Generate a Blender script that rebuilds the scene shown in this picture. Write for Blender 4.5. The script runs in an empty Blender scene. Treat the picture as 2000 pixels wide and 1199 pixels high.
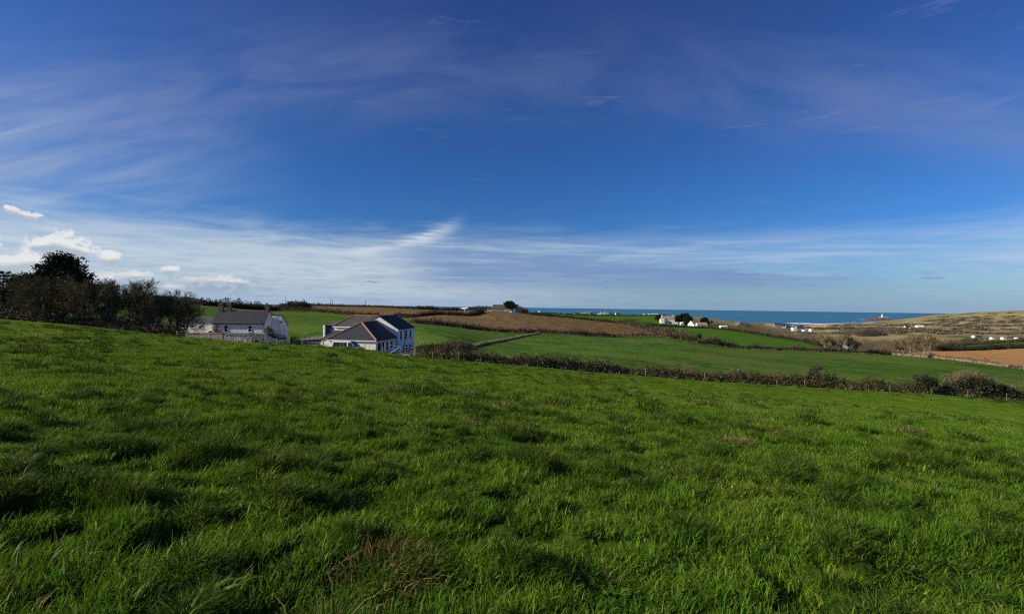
import bpy, math, random
import numpy as np
from mathutils import Matrix, Vector

SC = bpy.context.scene
COL = SC.collection
RAD = math.radians

# ------------------------------------------------------------------ camera, light, sky
EYE = 1.65
ROLL = 0.0135
CR, SR = math.cos(ROLL), math.sin(ROLL)
cam_data = bpy.data.cameras.new('camera')
cam_data.sensor_width = 36.0
cam_data.lens = 18.0
cam_data.clip_start = 0.1
cam_data.clip_end = 90000.0
cam = bpy.data.objects.new('camera', cam_data)
COL.objects.link(cam)
cam.matrix_world = Matrix(((CR, -SR, 0, 0), (0, 0, -1, 0), (SR, CR, 0, EYE), (0, 0, 0, 1)))
SC.camera = cam

SUN_EL = 25.0
SUN_AZ = -102.0            # degrees from +Y towards +X: low, to the left and a little behind
sun_dir = Vector((math.sin(RAD(SUN_AZ)) * math.cos(RAD(SUN_EL)), math.cos(RAD(SUN_AZ)) * math.cos(RAD(SUN_EL)), math.sin(RAD(SUN_EL))))
sd = bpy.data.lights.new('sun', 'SUN')
sd.energy = 5.0
sd.angle = RAD(0.55)
sd.color = (1.0, 0.90, 0.75)
sun = bpy.data.objects.new('sun', sd)
sun.rotation_euler = sun_dir.to_track_quat('Z', 'Y').to_euler()
COL.objects.link(sun)

SC.view_settings.view_transform = 'Standard'
SC.view_settings.look = 'None'
SC.view_settings.exposure = 0.30
SC.view_settings.gamma = 1.0
SC.cycles.max_bounces = 5
SC.cycles.diffuse_bounces = 2
SC.cycles.transmission_bounces = 3
SC.cycles.transparent_max_bounces = 6
SC.cycles.use_denoising = False
SC.cycles.filter_width = 1.25


class NT:
    """small helper for writing node trees"""
    def __init__(self, tree):
        self.t = tree
        self.n = tree.nodes
        self.l = tree.links

    def node(self, typ, **kw):
        nd = self.n.new(typ)
        for k, v in kw.items():
            setattr(nd, k, v)
        return nd

    def put(self, sock, v):
        if isinstance(v, bpy.types.NodeSocket):
            self.l.new(v, sock)
        elif isinstance(v, (tuple, list)) and len(v) == 3 and sock.type == 'RGBA':
            sock.default_value = (*v, 1)
        else:
            sock.default_value = v

    def m(self, op, a, b=None, c=None, clamp=False):
        nd = self.node('ShaderNodeMath', operation=op, use_clamp=clamp)
        for i, v in enumerate((a, b, c)):
            if v is not None:
                self.put(nd.inputs[i], v)
        return nd.outputs[0]

    def ss(self, v, a, b, lo=0.0, hi=1.0):
        nd = self.node('ShaderNodeMapRange', interpolation_type='SMOOTHSTEP')
        for i, x in zip((0, 1, 2, 3, 4), (v, a, b, lo, hi)):
            self.put(nd.inputs[i], x)
        return nd.outputs[0]

    def mix(self, f, a, b, blend='MIX'):
        nd = self.node('ShaderNodeMix', data_type='RGBA', blend_type=blend)
        self.put(nd.inputs[0], f)
        self.put(nd.inputs[6], a)
        self.put(nd.inputs[7], b)
        return nd.outputs[2]

    def vec(self, x, y, z=0.0):
        nd = self.node('ShaderNodeCombineXYZ')
        for i, v in enumerate((x, y, z)):
            self.put(nd.inputs[i], v)
        return nd.outputs[0]

    def noise(self, v, scale, detail=4.0, rough=0.55, dist=0.0, col=False):
        nd = self.node('ShaderNodeTexNoise')
        if v is not None:
            self.l.new(v, nd.inputs['Vector'])
        nd.inputs['Scale'].default_value = scale
        nd.inputs['Detail'].default_value = detail
        nd.inputs['Roughness'].default_value = rough
        nd.inputs['Distortion'].default_value = dist
        return nd.outputs[1 if col else 0]

    def ramp(self, f, stops):
        nd = self.node('ShaderNodeValToRGB')
        cr = nd.color_ramp
        while len(cr.elements) < len(stops):
            cr.elements.new(0.5)
        for e, (p, c) in zip(cr.elements, stops):
            e.position = p
            e.color = (*c, 1) if len(c) == 3 else c
        self.l.new(f, nd.inputs[0])
        return nd.outputs[0]


def build_world():
    w = bpy.data.worlds.new('World')
    SC.world = w
    w.use_nodes = True
    T = NT(w.node_tree)
    T.n.clear()
    out = T.node('ShaderNodeOutputWorld')
    bg = T.node('ShaderNodeBackground')
    bg.inputs[1].default_value = 0.083
    T.l.new(bg.outputs[0], out.inputs[0])
    sky = T.node('ShaderNodeTexSky', sky_type='NISHITA')
    sky.sun_disc = False
    sky.sun_elevation = RAD(SUN_EL)
    sky.sun_rotation = RAD(SUN_AZ)
    sky.altitude = 0
    sky.air_density = 1.0
    sky.dust_density = 0.6
    sky.ozone_density = 3.0
    # camera-phone rendition: deeper, more violet blue
    g = T.node('ShaderNodeGamma')
    T.l.new(sky.outputs[0], g.inputs[0])
    g.inputs[1].default_value = 1.28
    base = T.mix(1.0, g.outputs[0], (0.180, 0.365, 0.615), 'MULTIPLY')
    tc = T.node('ShaderNodeTexCoord')
    sp = T.node('ShaderNodeSeparateXYZ')
    T.l.new(tc.outputs['Generated'], sp.inputs[0])
    X, Y, Z = sp.outputs
    az = T.m('MULTIPLY', T.m('ARCTAN2', X, Y), 57.2958)
    el = T.m('MULTIPLY', T.m('ARCSINE', Z), 57.2958)

    def gauss(v, c, wd):
        d = T.m('DIVIDE', T.m('SUBTRACT', v, c), wd)
        return T.m('EXPONENT', T.m('MULTIPLY', T.m('MULTIPLY', d, d), -1.0))
    az2 = T.m('MULTIPLY', az, az)

    def px(p, q):
        u = (p - 1000) / 1000
        v = -(q - 599.5 - 13.5 * u) / 1000
        a = math.atan(u)
        return math.degrees(a), math.degrees(math.atan(v * math.cos(a)))
    # violet upper sky
    up = T.ss(el, 13.0, 32.0)
    c = T.mix(up, base, T.mix(1.0, base, (1.45, 1.02, 1.03), 'MULTIPLY'))
    # arched cirrus veils
    arch = T.m('ADD', el, T.m('MULTIPLY', az2, 0.0052))
    n1 = T.noise(T.vec(T.m('MULTIPLY', az, 0.035), T.m('MULTIPLY', arch, 0.12)), 1.6, 4, 0.6, 0.6)
    n2 = T.noise(T.vec(T.m('MULTIPLY', az, 0.09), T.m('MULTIPLY', arch, 0.5)), 1.3, 5, 0.62, 0.5)
    band = T.m('ADD', gauss(arch, 24.5, 4.2), T.m('MULTIPLY', T.ss(arch, 20.0, 30.0), 0.05))
    lr = T.ss(T.m('ABSOLUTE', T.m('ADD', az, -6.0)), 4.0, 42.0, 0.55, 1.25)
    veil = T.m('MULTIPLY', T.m('MULTIPLY', band, lr), T.ss(T.m('ADD', T.m('MULTIPLY', n1, 0.82), T.m('MULTIPLY', n2, 0.18)), 0.25, 0.72))
    c = T.mix(T.m('MULTIPLY', veil, 0.42, clamp=True), c, (2.3, 2.75, 4.7))
    # second pale veil on the left, lower
    v2 = T.m('MULTIPLY', T.m('MULTIPLY', gauss(el, 11.5, 5.5), T.ss(az, -20.0, -46.0)), T.ss(n2, 0.1, 0.85))
    c = T.mix(T.m('MULTIPLY', v2, 0.75, clamp=True), c, (3.6, 4.4, 6.0))
    # scattered faint mares' tails
    sw = T.vec(T.m('ADD', T.m('MULTIPLY', az, 0.10), T.m('MULTIPLY', el, 0.16)), T.m('MULTIPLY', el, 0.75), 3.0)
    n3 = T.noise(sw, 1.0, 5, 0.66, 1.0)
    mt = T.m('MULTIPLY', T.ss(n3, 0.60, 0.80), T.ss(el, 4.0, 12.0))
    c = T.mix(T.m('MULTIPLY', mt, 0.13), c, (4.6, 5.0, 6.6))
    # low milky bank
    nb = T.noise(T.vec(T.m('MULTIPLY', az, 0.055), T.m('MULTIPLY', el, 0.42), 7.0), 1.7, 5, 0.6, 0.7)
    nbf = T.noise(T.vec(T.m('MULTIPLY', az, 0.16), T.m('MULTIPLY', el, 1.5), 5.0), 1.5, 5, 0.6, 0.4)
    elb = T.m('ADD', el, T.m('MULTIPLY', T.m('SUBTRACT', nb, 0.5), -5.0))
    bank = T.m('MULTIPLY', T.ss(elb, 9.3, 4.6), T.ss(T.m('ABSOLUTE', T.m('ADD', az, -27.0)), 6.0, 40.0, 0.34, 1.0))  # bank also raised out of view behind the camera, to brighten shaded walls
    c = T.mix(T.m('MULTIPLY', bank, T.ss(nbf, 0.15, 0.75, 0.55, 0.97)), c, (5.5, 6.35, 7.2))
    # cirrus swoosh running up to the right
    a0, e0 = px(640, 492)
    a1, e1 = px(900, 436)
    tt = T.m('DIVIDE', T.m('SUBTRACT', az, a0), a1 - a0)
    lc = T.m('ADD', e0, T.m('MULTIPLY', T.m('MULTIPLY', tt, tt), e1 - e0))
    wsw = T.m('ADD', 0.25, T.m('MULTIPLY', tt, 0.55))
    dsw = T.m('DIVIDE', T.m('SUBTRACT', el, T.m('ADD', lc, T.m('MULTIPLY', T.m('SUBTRACT', nbf, 0.5), 1.2))), wsw)
    swo = T.m('EXPONENT', T.m('MULTIPLY', T.m('MULTIPLY', dsw, dsw), -1.0))
    swo = T.m('MULTIPLY', swo, T.m('MULTIPLY', T.ss(tt, -0.2, 0.35), T.ss(tt, 1.08, 0.7)))
    c = T.mix(T.m('MULTIPLY', T.m('MULTIPLY', swo, T.ss(nbf, 0.2, 0.6)), 0.9), c, (5.8, 6.6, 7.6))
    # thin pale streaks on the right
    ns = T.noise(T.vec(T.m('MULTIPLY', az, 0.05), T.m('ADD', T.m('MULTIPLY', el, 0.95), T.m('MULTIPLY', az, 0.02)), 2.0), 1.3, 5, 0.6, 0.5)
    st = T.m('MULTIPLY', T.m('MULTIPLY', gauss(T.m('ADD', el, T.m('MULTIPLY', az, 0.03)), 6.4, 1.9), T.ss(az, -8.0, 6.0)), T.ss(ns, 0.42, 0.68))
    c = T.mix(T.m('MULTIPLY', st, 0.5), c, (4.6, 5.8, 7.6))
    # lilac grey altocumulus sheet over the sea
    elg = T.m('ADD', el, T.m('MULTIPLY', T.m('SUBTRACT', nbf, 0.5), 1.6))
    top = T.m('SUBTRACT', 6.6, T.m('MULTIPLY', T.m('MAXIMUM', T.m('SUBTRACT', az, -6.0), 0.0), 0.085))
    sheet = T.m('MULTIPLY', T.ss(T.m('SUBTRACT', elg, top), 0.25, -0.35), T.ss(elg, 1.2, 3.4))
    sheet = T.m('MULTIPLY', sheet, T.m('MULTIPLY', T.ss(az, -17.0, -6.0), T.ss(az, 44.0, 22.0)))
    ng = T.noise(T.vec(T.m('MULTIPLY', az, 0.10), T.m('MULTIPLY', el, 1.9), 11.0), 1.2, 5, 0.6, 0.4)
    c = T.mix(T.m('MULTIPLY', sheet, T.ss(ng, 0.30, 0.58, 0.50, 0.95)), c, (1.85, 2.95, 5.2))
    # small dark flecks low over the horizon
    nf = T.noise(T.vec(T.m('MULTIPLY', az, 0.42), T.m('MULTIPLY', el, 2.1), 23.0), 1.0, 4, 0.5, 0.1)
    fl = T.m('MULTIPLY', T.ss(nf, 0.60, 0.70), T.m('MULTIPLY', gauss(el, 2.6, 1.2), T.ss(az, -34.0, -20.0)))
    c = T.mix(T.m('MULTIPLY', fl, 0.6), c, (1.9, 2.9, 4.7))
    # horizon haze line
    hz = T.ss(el, 2.4, 0.0)
    c = T.mix(T.m('MULTIPLY', hz, 0.55), c, (2.5, 3.9, 6.0))
    # cumulus on the left
    nc = T.noise(T.vec(T.m('MULTIPLY', az, 0.8), T.m('MULTIPLY', el, 1.15), 1.0), 1.1, 7, 0.66, 0.25)
    dens = None
    shade = None
    for (p, q, rx, ry) in ((22, 408, 20, 9), (48, 421, 30, 9), (112, 472, 52, 20), (75, 481, 22, 9), (216, 505, 40, 13), (18, 516, 70, 17), (60, 508, 36, 12), (150, 490, 30, 10), (330, 527, 26, 7), (425, 548, 38, 9), (330, 562, 46, 10), (372, 549, 24, 7), (270, 538, 34, 8), (90, 540, 80, 14), (210, 545, 50, 12), (465, 552, 22, 6), (-60, 470, 60, 26), (-160, 500, 80, 30)):
        a, e = px(p, q)
        k = 57.3 * math.cos(RAD(a)) ** 2 / 1000
        ra, re = rx * k, ry * k * 1.5
        gx = T.m('DIVIDE', T.m('SUBTRACT', az, a), ra)
        gy = T.m('DIVIDE', T.m('SUBTRACT', el, e), re)
        gg = T.m('EXPONENT', T.m('MULTIPLY', T.m('ADD', T.m('MULTIPLY', gx, gx), T.m('MULTIPLY', gy, gy)), -1.0))
        sh = T.m('MULTIPLY', gg, gy)
        dens = gg if dens is None else T.m('ADD', dens, gg)
        shade = sh if shade is None else T.m('ADD', shade, sh)
    dn = T.m('ADD', dens, T.m('MULTIPLY', T.m('SUBTRACT', nc, 0.5), 3.4))
    al = T.m('MULTIPLY', T.ss(dn, 0.36, 0.85), T.ss(dens, 0.05, 0.3))
    lit = T.ss(T.m('ADD', shade, T.m('MULTIPLY', T.m('SUBTRACT', nc, 0.5), 0.9)), -0.35, 0.2)
    cc = T.mix(lit, (4.2, 4.8, 5.6), (8.0, 8.1, 8.1))
    c = T.mix(T.m('MULTIPLY', al, 0.9), c, cc)
    # grey blue cumulus bellies low on the left
    cb = T.m('MULTIPLY', T.m('MULTIPLY', T.ss(az, -22.0, -30.0), gauss(el, 1.6, 0.9)), T.ss(nc, 0.40, 0.56))
    c = T.mix(T.m('MULTIPLY', cb, 0.75), c, (2.9, 3.8, 5.2))
    # below the horizon
    c = T.mix(T.ss(el, -0.2, -3.0), c, (0.5, 0.8, 0.9))
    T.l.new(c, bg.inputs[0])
    w.cycles.sampling_method = 'NONE'


build_world()

# ------------------------------------------------------------------ numeric helpers


def hash2(ix, iy, seed):
    h = (ix.astype(np.int64) * 374761393 + iy.astype(np.int64) * 668265263 + seed * 1442695041) & 0x7FFFFFFF
    h = ((h ^ (h >> 13)) * 1274126177) & 0x7FFFFFFF
    h = h ^ (h >> 16)
    return (h & 0xFFFF) / 65535.0


def vnoise(x, y, seed=0):
    x = np.asarray(x, float)
    y = np.asarray(y, float)
    ix = np.floor(x)
    iy = np.floor(y)
    fx = x - ix
    fy = y - iy
    fx = fx * fx * (3 - 2 * fx)
    fy = fy * fy * (3 - 2 * fy)
    a = hash2(ix, iy, seed)
    b = hash2(ix + 1, iy, seed)
    c = hash2(ix, iy + 1, seed)
    d = hash2(ix + 1, iy + 1, seed)
    return (a + (b - a) * fx) * (1 - fy) + (c + (d - c) * fx) * fy - 0.5


def fbm(x, y, seed=0, octv=3):
    s = 0
    a = 1.0
    for k in range(octv):
        s = s + a * vnoise(x * 2 ** k + 17.3 * k, y * 2 ** k - 9.1 * k, seed + k)
        a *= 0.5
    return s


# ------------------------------------------------------------------ terrain heights
# control points: picture column, picture row, depth in metres
CREST = [(-150, 611, 76), (0, 622, 75), (200, 640, 74), (370, 660, 72), (500, 671, 70), (620, 677.5, 70), (700, 680.5, 70), (755, 690, 71), (810, 697, 72), (900, 703, 75), (1000, 712, 78), (1100, 720, 82), (1200, 729, 85), (1300, 736, 87), (1400, 744, 89), (1500, 750, 91), (1600, 757, 92), (1700, 763, 93), (1800, 768, 94), (1900, 775, 95), (2000, 783, 96), (2150, 795, 97)]
LAND = [(-100, 589, 150), (0, 594, 150), (200, 598, 160), (200, 593, 260), (0, 589, 260), (400, 620, 170), (400, 597, 300), (480, 677, 112), (440, 672, 112), (540, 676, 116), (360, 664, 105), (590, 668, 116), (640, 683, 100), (700, 687, 95), (780, 688, 100), (800, 679, 113), (690, 689, 86), (600, 652, 140), (600, 607, 330), (530, 607, 330), (684, 615, 320), (779, 620, 290), (810, 632, 180), (870, 660, 130), (860, 683, 100),
        (900, 640, 190), (1045, 650, 205), (1200, 658, 220), (1312, 660, 222), (1400, 676, 225), (1500, 683, 232), (1600, 687, 240), (1740, 693, 250), (1850, 702, 235), (2000, 721, 215), (990, 664, 165), (935, 675, 125), (1000, 700, 88), (1200, 715, 96), (1500, 737, 102), (1800, 755, 106), (2000, 768, 110),
        (800, 620, 290), (856, 615, 300), (920, 618, 300), (938, 611, 325), (1000, 612, 340), (1100, 620, 350), (1222, 633, 340), (1312, 657, 265), (600, 597, 430), (736, 600, 430), (801, 603, 430), (900, 607, 420), (450, 594, 430), (300, 590, 430), (100, 588, 430),
        (1050, 613, 430), (1200, 629, 420), (1200, 617, 640), (1060, 612.5, 560), (1300, 616.5, 660), (1300, 632, 520), (1262, 635, 440), (1406, 643, 430), (1500, 657, 400), (1571, 668, 340), (1440, 636, 620), (1360, 638, 480), (1350, 620, 790), (1406, 626.5, 850), (1480, 631, 950), (1530, 633, 1020),
        (1550, 646, 900), (1592, 637, 1350), (1620, 640, 1200), (1690, 632, 1700), (1742, 625, 1900), (1780, 621.5, 1800), (1820, 616.5, 1720), (1848, 614.3, 1640), (1900, 612.8, 1500), (2000, 611, 1350), (1900, 645, 900), (2000, 648, 800), (1800, 640, 1000), (1700, 650, 800), (1650, 641, 1080), (1600, 660, 600), (1700, 670, 500), (1650, 681, 360), (1500, 645, 600), (1740, 672, 470), (1780, 630, 1350), (1900, 628, 1200), (2000, 630, 1050), (1950, 620, 1300), (1850, 622, 1400), (1860, 633, 1150),
        (1816, 686, 290), (2000, 680, 330), (1900, 678, 360), (1900, 672, 430), (2000, 668, 450), (1985, 662, 560), (2150, 690, 330), (2200, 650, 800), (2150, 610, 1350), (1900, 696, 262), (2000, 702, 265)]


def at(px, py, Y):
    u = (px - 1000) / 1000.0
    v = (599.5 - py) / 1000.0
    return Vector(((u * CR - v * SR) * Y, Y, EYE + (u * SR + v * CR) * Y))


SEA_Z = -40.0
TH, LR, SV = [], [], []


def ctl(x, y, z):
    r = math.hypot(x, y)
    TH.append(math.atan2(x, y))
    LR.append(math.log(r))
    SV.append(z / r)


for p in [(a, b + 2.0, c) for a, b, c in CREST] + LAND:
    w = at(*p)
    ctl(w.x, w.y, w.z)
for r in (1.5, 4, 10, 24):                       # near slope of the pasture
    for d in range(-180, 181, 20):
        t = RAD(d)
        ctl(r * math.sin(t), r * math.cos(t), -r * (0.092 * max(math.cos(t), -0.4) + 0.055 * math.sin(t)) * (1.0 if d > -50 else 0.8))
for (x, y, z) in ((-110, 40, 1.0), (-110, -40, 3), (0, -100, 5), (110, 10, -9), (110, -60, -3), (-500, 100, 4), (-500, -300, 6), (0, -600, 10), (400, 100, -22), (500, -300, -12), (-2500, 800, 0), (-2500, -1500, 6), (0, -3000, 20), (2500, 0, 10), (2000, -2000, 20), (150, 90, -17), (250, 190, -24)):
    ctl(x, y, z)
for (px_, Y, z) in ((100, 900, 2), (300, 900, -2), (500, 900, -14), (700, 800, -18), (850, 800, -20), (1000, 700, -14), (1000, 1000, -42), (1150, 1000, -40), (700, 1200, -46), (400, 1500, -46), (1300, 1000, -42), (1400, 1200, -45), (1480, 1300, -45), (1530, 1400, -44), (1592, 1650, -43.5), (1640, 1800, -43.5), (1700, 2200, -45), (1780, 2500, -46), (1900, 2400, -46), (2000, 2400, -46), (100, 2000, -30), (0, 3400, -50), (500, 3400, -60), (1000, 3400, -60), (1500, 3400, -60), (2000, 3400, -60), (1592, 1480, -38.6), (1540, 1300, -41), (1660, 1600, -37)):
    ctl((px_ - 1000) / 1000 * Y, Y, z)
KT = 2.6
PTS = np.column_stack([np.array(TH) * KT, np.array(LR)])
SVA = np.array(SV)


def tps_k(d2):
    return np.where(d2 > 1e-12, 0.5 * d2 * np.log(np.maximum(d2, 1e-12)), 0.0)


def tps_solve():
    n = len(PTS)
    d2 = ((PTS[:, None, :] - PTS[None, :, :]) ** 2).sum(-1)
    K = tps_k(d2) + np.eye(n) * 2e-4
    Pm = np.column_stack([np.ones(n), PTS])
    A = np.zeros((n + 3, n + 3))
    A[:n, :n] = K
    A[:n, n:] = Pm
    A[n:, :n] = Pm.T
    return np.linalg.solve(A, np.concatenate([SVA, np.zeros(3)]))


TW = tps_solve()


def base_z(x, y):
    x = np.atleast_1d(np.asarray(x, float))
    y = np.atleast_1d(np.asarray(y, float))
    r = np.maximum(np.hypot(x, y), 0.8)
    q = np.column_stack([np.arctan2(x, y) * KT, np.log(r)])
    out = np.empty(len(q))
    n = len(PTS)
    for i in range(0, len(q), 20000):
        qq = q[i:i + 20000]
        d2 = ((qq[:, None, :] - PTS[None, :, :]) ** 2).sum(-1)
        out[i:i + 20000] = tps_k(d2) @ TW[:n] + TW[n] + qq @ TW[n + 1:]
    return out * r


def hummock(x, y):
    r = np.hypot(x, y)
    a = np.clip((r - 1.5) / 3, 0, 1) * np.clip((95 - r) / 30, 0, 1)
    h = 0.12 * np.maximum(vnoise(x / 0.8, y / 0.8, 3) + 0.02, 0) ** 1.3 * 1.7 + 0.19 * vnoise(x / 0.34, y / 0.34, 8) * np.clip((62 - r) / 30, 0.15, 1) + 0.07 * vnoise(x / 4.5, y / 4.5, 5)
    far = np.clip((r - 500) / 500, 0, 1)
    dune = np.clip((np.arctan2(x, y) - 0.55) / 0.12, 0, 1) * far
    d = dune * (6.5 * fbm(x / 95, y / 95, 21, 4) + 0 * x)
    return a * h + d


def ground(x, y):
    x = np.atleast_1d(np.asarray(x, float))
    y = np.atleast_1d(np.asarray(y, float))
    return base_z(x, y) + hummock(x, y)


def gz(x, y):
    return float(ground(x, y)[0])


def P(px_, Y):
    """point on the ground in picture column px_ at depth Y"""
    z = -Y * 0.06
    u = (px_ - 1000) / 1000.0
    for _ in range(3):
        x = (u * Y - (z - EYE) * SR) / CR
        z = gz(x, Y)
    return Vector((x, Y, z))


# ------------------------------------------------------------------ mesh helpers
def mesh_np(name, V, F, mats=None, col=None, smooth=False, fmat=None):
    V = np.asarray(V, np.float32).reshape(-1, 3)
    F = np.asarray(F, np.int32)
    k = F.shape[1]
    me = bpy.data.meshes.new(name)
    me.vertices.add(len(V))
    me.vertices.foreach_set('co', V.ravel())
    me.loops.add(F.size)
    me.loops.foreach_set('vertex_index', F.ravel())
    me.polygons.add(len(F))
    me.polygons.foreach_set('loop_start', np.arange(0, F.size, k, dtype=np.int32))
    try:
        me.polygons.foreach_set('loop_total', np.full(len(F), k, np.int32))
    except Exception:
        pass
    if fmat is not None:
        me.polygons.foreach_set('material_index', np.asarray(fmat, np.int32))
    me.polygons.foreach_set('use_smooth', np.full(len(F), smooth))
    me.update(calc_edges=True)
    if col is not None:
        col = np.asarray(col, np.float32)
        at_ = me.color_attributes.new('Col', 'FLOAT_COLOR', 'POINT')
        c4 = np.ones((len(V), 4), np.float32)
        c4[:, :3] = col
        at_.data.foreach_set('color', c4.ravel())
    if mats is not None:
        for m_ in (mats if isinstance(mats, (list, tuple)) else [mats]):
            me.materials.append(m_)
    return me


def link(name, me, parent=None):
    o = bpy.data.objects.new(name, me)
    COL.objects.link(o)
    if parent is not None:
        o.parent = parent
    return o


def tag(o, label=None, cat=None, group=None, kind=None):
    if label:
        o['label'] = label
    if cat:
        o['category'] = cat
    if group:
        o['group'] = group
    if kind:
        o['kind'] = kind
    return o


def thing(name, label, cat, loc=(0, 0, 0), rz=0.0, group=None):
    o = bpy.data.objects.new(name, None)
    o.empty_display_size = 0.5
    COL.objects.link(o)
    o.location = loc
    o.rotation_euler = (0, 0, rz)
    return tag(o, label, cat, group)


def dup(root, loc, rz, scale, label):
    def cp(o, par):
        c = o.copy()
        COL.objects.link(c)
        c.parent = par
        for ch in o.children:
            cp(ch, c)
        return c
    r = cp(root, None)
    r.location = loc
    r.rotation_euler = (0, 0, rz)
    r.scale = scale
    r['label'] = label
    return r


class MB:
    """collects boxes, prisms, tubes and quads for one mesh"""
    def __init__(self):
        self.v = []
        self.f = []

    def add(self, vs, fs):
        o = len(self.v)
        self.v += [tuple(p) for p in vs]
        self.f += [tuple(i + o for i in f) for f in fs]
        return self

    def box(self, x0, x1, y0, y1, z0, z1):
        return self.add([(x0, y0, z0), (x1, y0, z0), (x1, y1, z0), (x0, y1, z0), (x0, y0, z1), (x1, y0, z1), (x1, y1, z1), (x0, y1, z1)],
                        [(0, 3, 2, 1), (4, 5, 6, 7), (0, 1, 5, 4), (1, 2, 6, 5), (2, 3, 7, 6), (3, 0, 4, 7)])

    def slab(self, pts, t):
        """a flat polygon thickened straight down by t"""
        n = len(pts)
        up = [Vector(p) for p in pts]
        dn = [p - Vector((0, 0, t)) for p in up]
        fs = [tuple(range(n)), tuple(range(2 * n - 1, n - 1, -1))]
        fs += [(i, i + n, (i + 1) % n + n, (i + 1) % n) for i in range(n)]
        return self.add(up + dn, fs)

    def prism(self, poly, axis, a0, a1):
        """polygon in the plane across `axis` (0: y,z 1: x,z 2: x,y), extruded from a0 to a1"""
        def mk(p, a):
            return (a, p[0], p[1]) if axis == 0 else (p[0], a, p[1]) if axis == 1 else (p[0], p[1], a)
        n = len(poly)
        vs = [mk(p, a0) for p in poly] + [mk(p, a1) for p in poly]
        fs = [tuple(range(n)), tuple(range(2 * n - 1, n - 1, -1))] + [(i, i + n, (i + 1) % n + n, (i + 1) % n) for i in range(n)]
        return self.add(vs, fs)

    def tube(self, pts, rs, n=6, cap=True):
        pts = [Vector(p) for p in pts]
        rings = []
        for i, p in enumerate(pts):
            d = (pts[min(i + 1, len(pts) - 1)] - pts[max(i - 1, 0)]).normalized()
            a = d.orthogonal().normalized()
            b = d.cross(a)
            r = rs[i] if isinstance(rs, (list, tuple)) else rs
            rings.append([p + (a * math.cos(2 * math.pi * k / n) + b * math.sin(2 * math.pi * k / n)) * r for k in range(n)])
        vs = [q for ring in rings for q in ring]
        fs = []
        for i in range(len(pts) - 1):
            for k in range(n):
                fs.append((i * n + k, i * n + (k + 1) % n, (i + 1) * n + (k + 1) % n, (i + 1) * n + k))
        if cap:
            fs.append(tuple(range(n - 1, -1, -1)))
            fs.append(tuple((len(pts) - 1) * n + k for k in range(n)))
        return self.add(vs, fs)

    def lathe(self, prof, n=12, c=(0, 0)):
        vs = [(c[0] + r * math.cos(2 * math.pi * k / n), c[1] + r * math.sin(2 * math.pi * k / n), z) for r, z in prof for k in range(n)]
        fs = []
        for i in range(len(prof) - 1):
            for k in range(n):
                fs.append((i * n + k, i * n + (k + 1) % n, (i + 1) * n + (k + 1) % n, (i + 1) * n + k))
        fs.append(tuple((len(prof) - 1) * n + k for k in range(n)))
        return self.add(vs, fs)

    def build(self, name, mat, parent=None, smooth=False):
        me = bpy.data.meshes.new(name)
        me.from_pydata(self.v, [], self.f)
        me.materials.append(mat)
        me.update()
        import bmesh
        bm = bmesh.new()
        bm.from_mesh(me)
        bmesh.ops.recalc_face_normals(bm, faces=bm.faces)
        bm.to_mesh(me)
        bm.free()
        if smooth:
            me.polygons.foreach_set('use_smooth', np.ones(len(me.polygons), bool))
        return link(name, me, parent)


# ------------------------------------------------------------------ materials
def mat(name, c1, c2=None, rough=0.85, scale=3.0, spec=0.25, bump=0.0, bscale=None, detail=5, vcol=False, metal=0.0, c3=None, scale3=0.2, transl=0.0, rnd=0.0):
    m_ = bpy.data.materials.new(name)
    m_.use_nodes = True
    T = NT(m_.node_tree)
    bs = T.n['Principled BSDF']
    geo = T.node('ShaderNodeNewGeometry')
    pos = geo.outputs['Position']
    tc = T.node('ShaderNodeTexCoord')
    obj = tc.outputs['Object']
    n = T.noise(obj, scale, detail, 0.6)
    c = T.mix(T.ss(n, 0.32, 0.68), c1, c2 if c2 else c1)
    if c3:
        c = T.mix(T.ss(T.noise(obj, scale3, 4, 0.6), 0.48, 0.68), c, c3)
    if vcol:
        a = T.node('ShaderNodeAttribute', attribute_name='Col')
        c = T.mix(1.0, c, a.outputs['Color'], 'MULTIPLY')
    if rnd:
        oi = T.node('ShaderNodeObjectInfo')
        c = T.mix(1.0, c, T.ramp(oi.outputs['Random'], [(0, (1 - rnd,) * 3), (1, (1 + rnd, 1 + rnd * 0.8, 1 + rnd * 0.4))]), 'MULTIPLY')
    T.put(bs.inputs['Base Color'], c)
    bs.inputs['Roughness'].default_value = rough
    bs.inputs['Metallic'].default_value = metal
    bs.inputs['Specular IOR Level'].default_value = spec
    if bump:
        b = T.node('ShaderNodeBump')
        b.inputs['Strength'].default_value = 1.0
        b.inputs['Distance'].default_value = bump
        T.l.new(T.noise(obj, bscale or scale * 2, 4, 0.6), b.inputs['Height'])
        T.l.new(b.outputs[0], bs.inputs['Normal'])
    if transl:
        tr = T.node('ShaderNodeBsdfTranslucent')
        T.put(tr.inputs[0], c)
        mx = T.node('ShaderNodeMixShader')
        mx.inputs[0].default_value = transl
        T.l.new(bs.outputs[0], mx.inputs[1])
        T.l.new(tr.outputs[0], mx.inputs[2])
        T.l.new(mx.outputs[0], T.n['Material Output'].inputs[0])
    return m_


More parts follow.
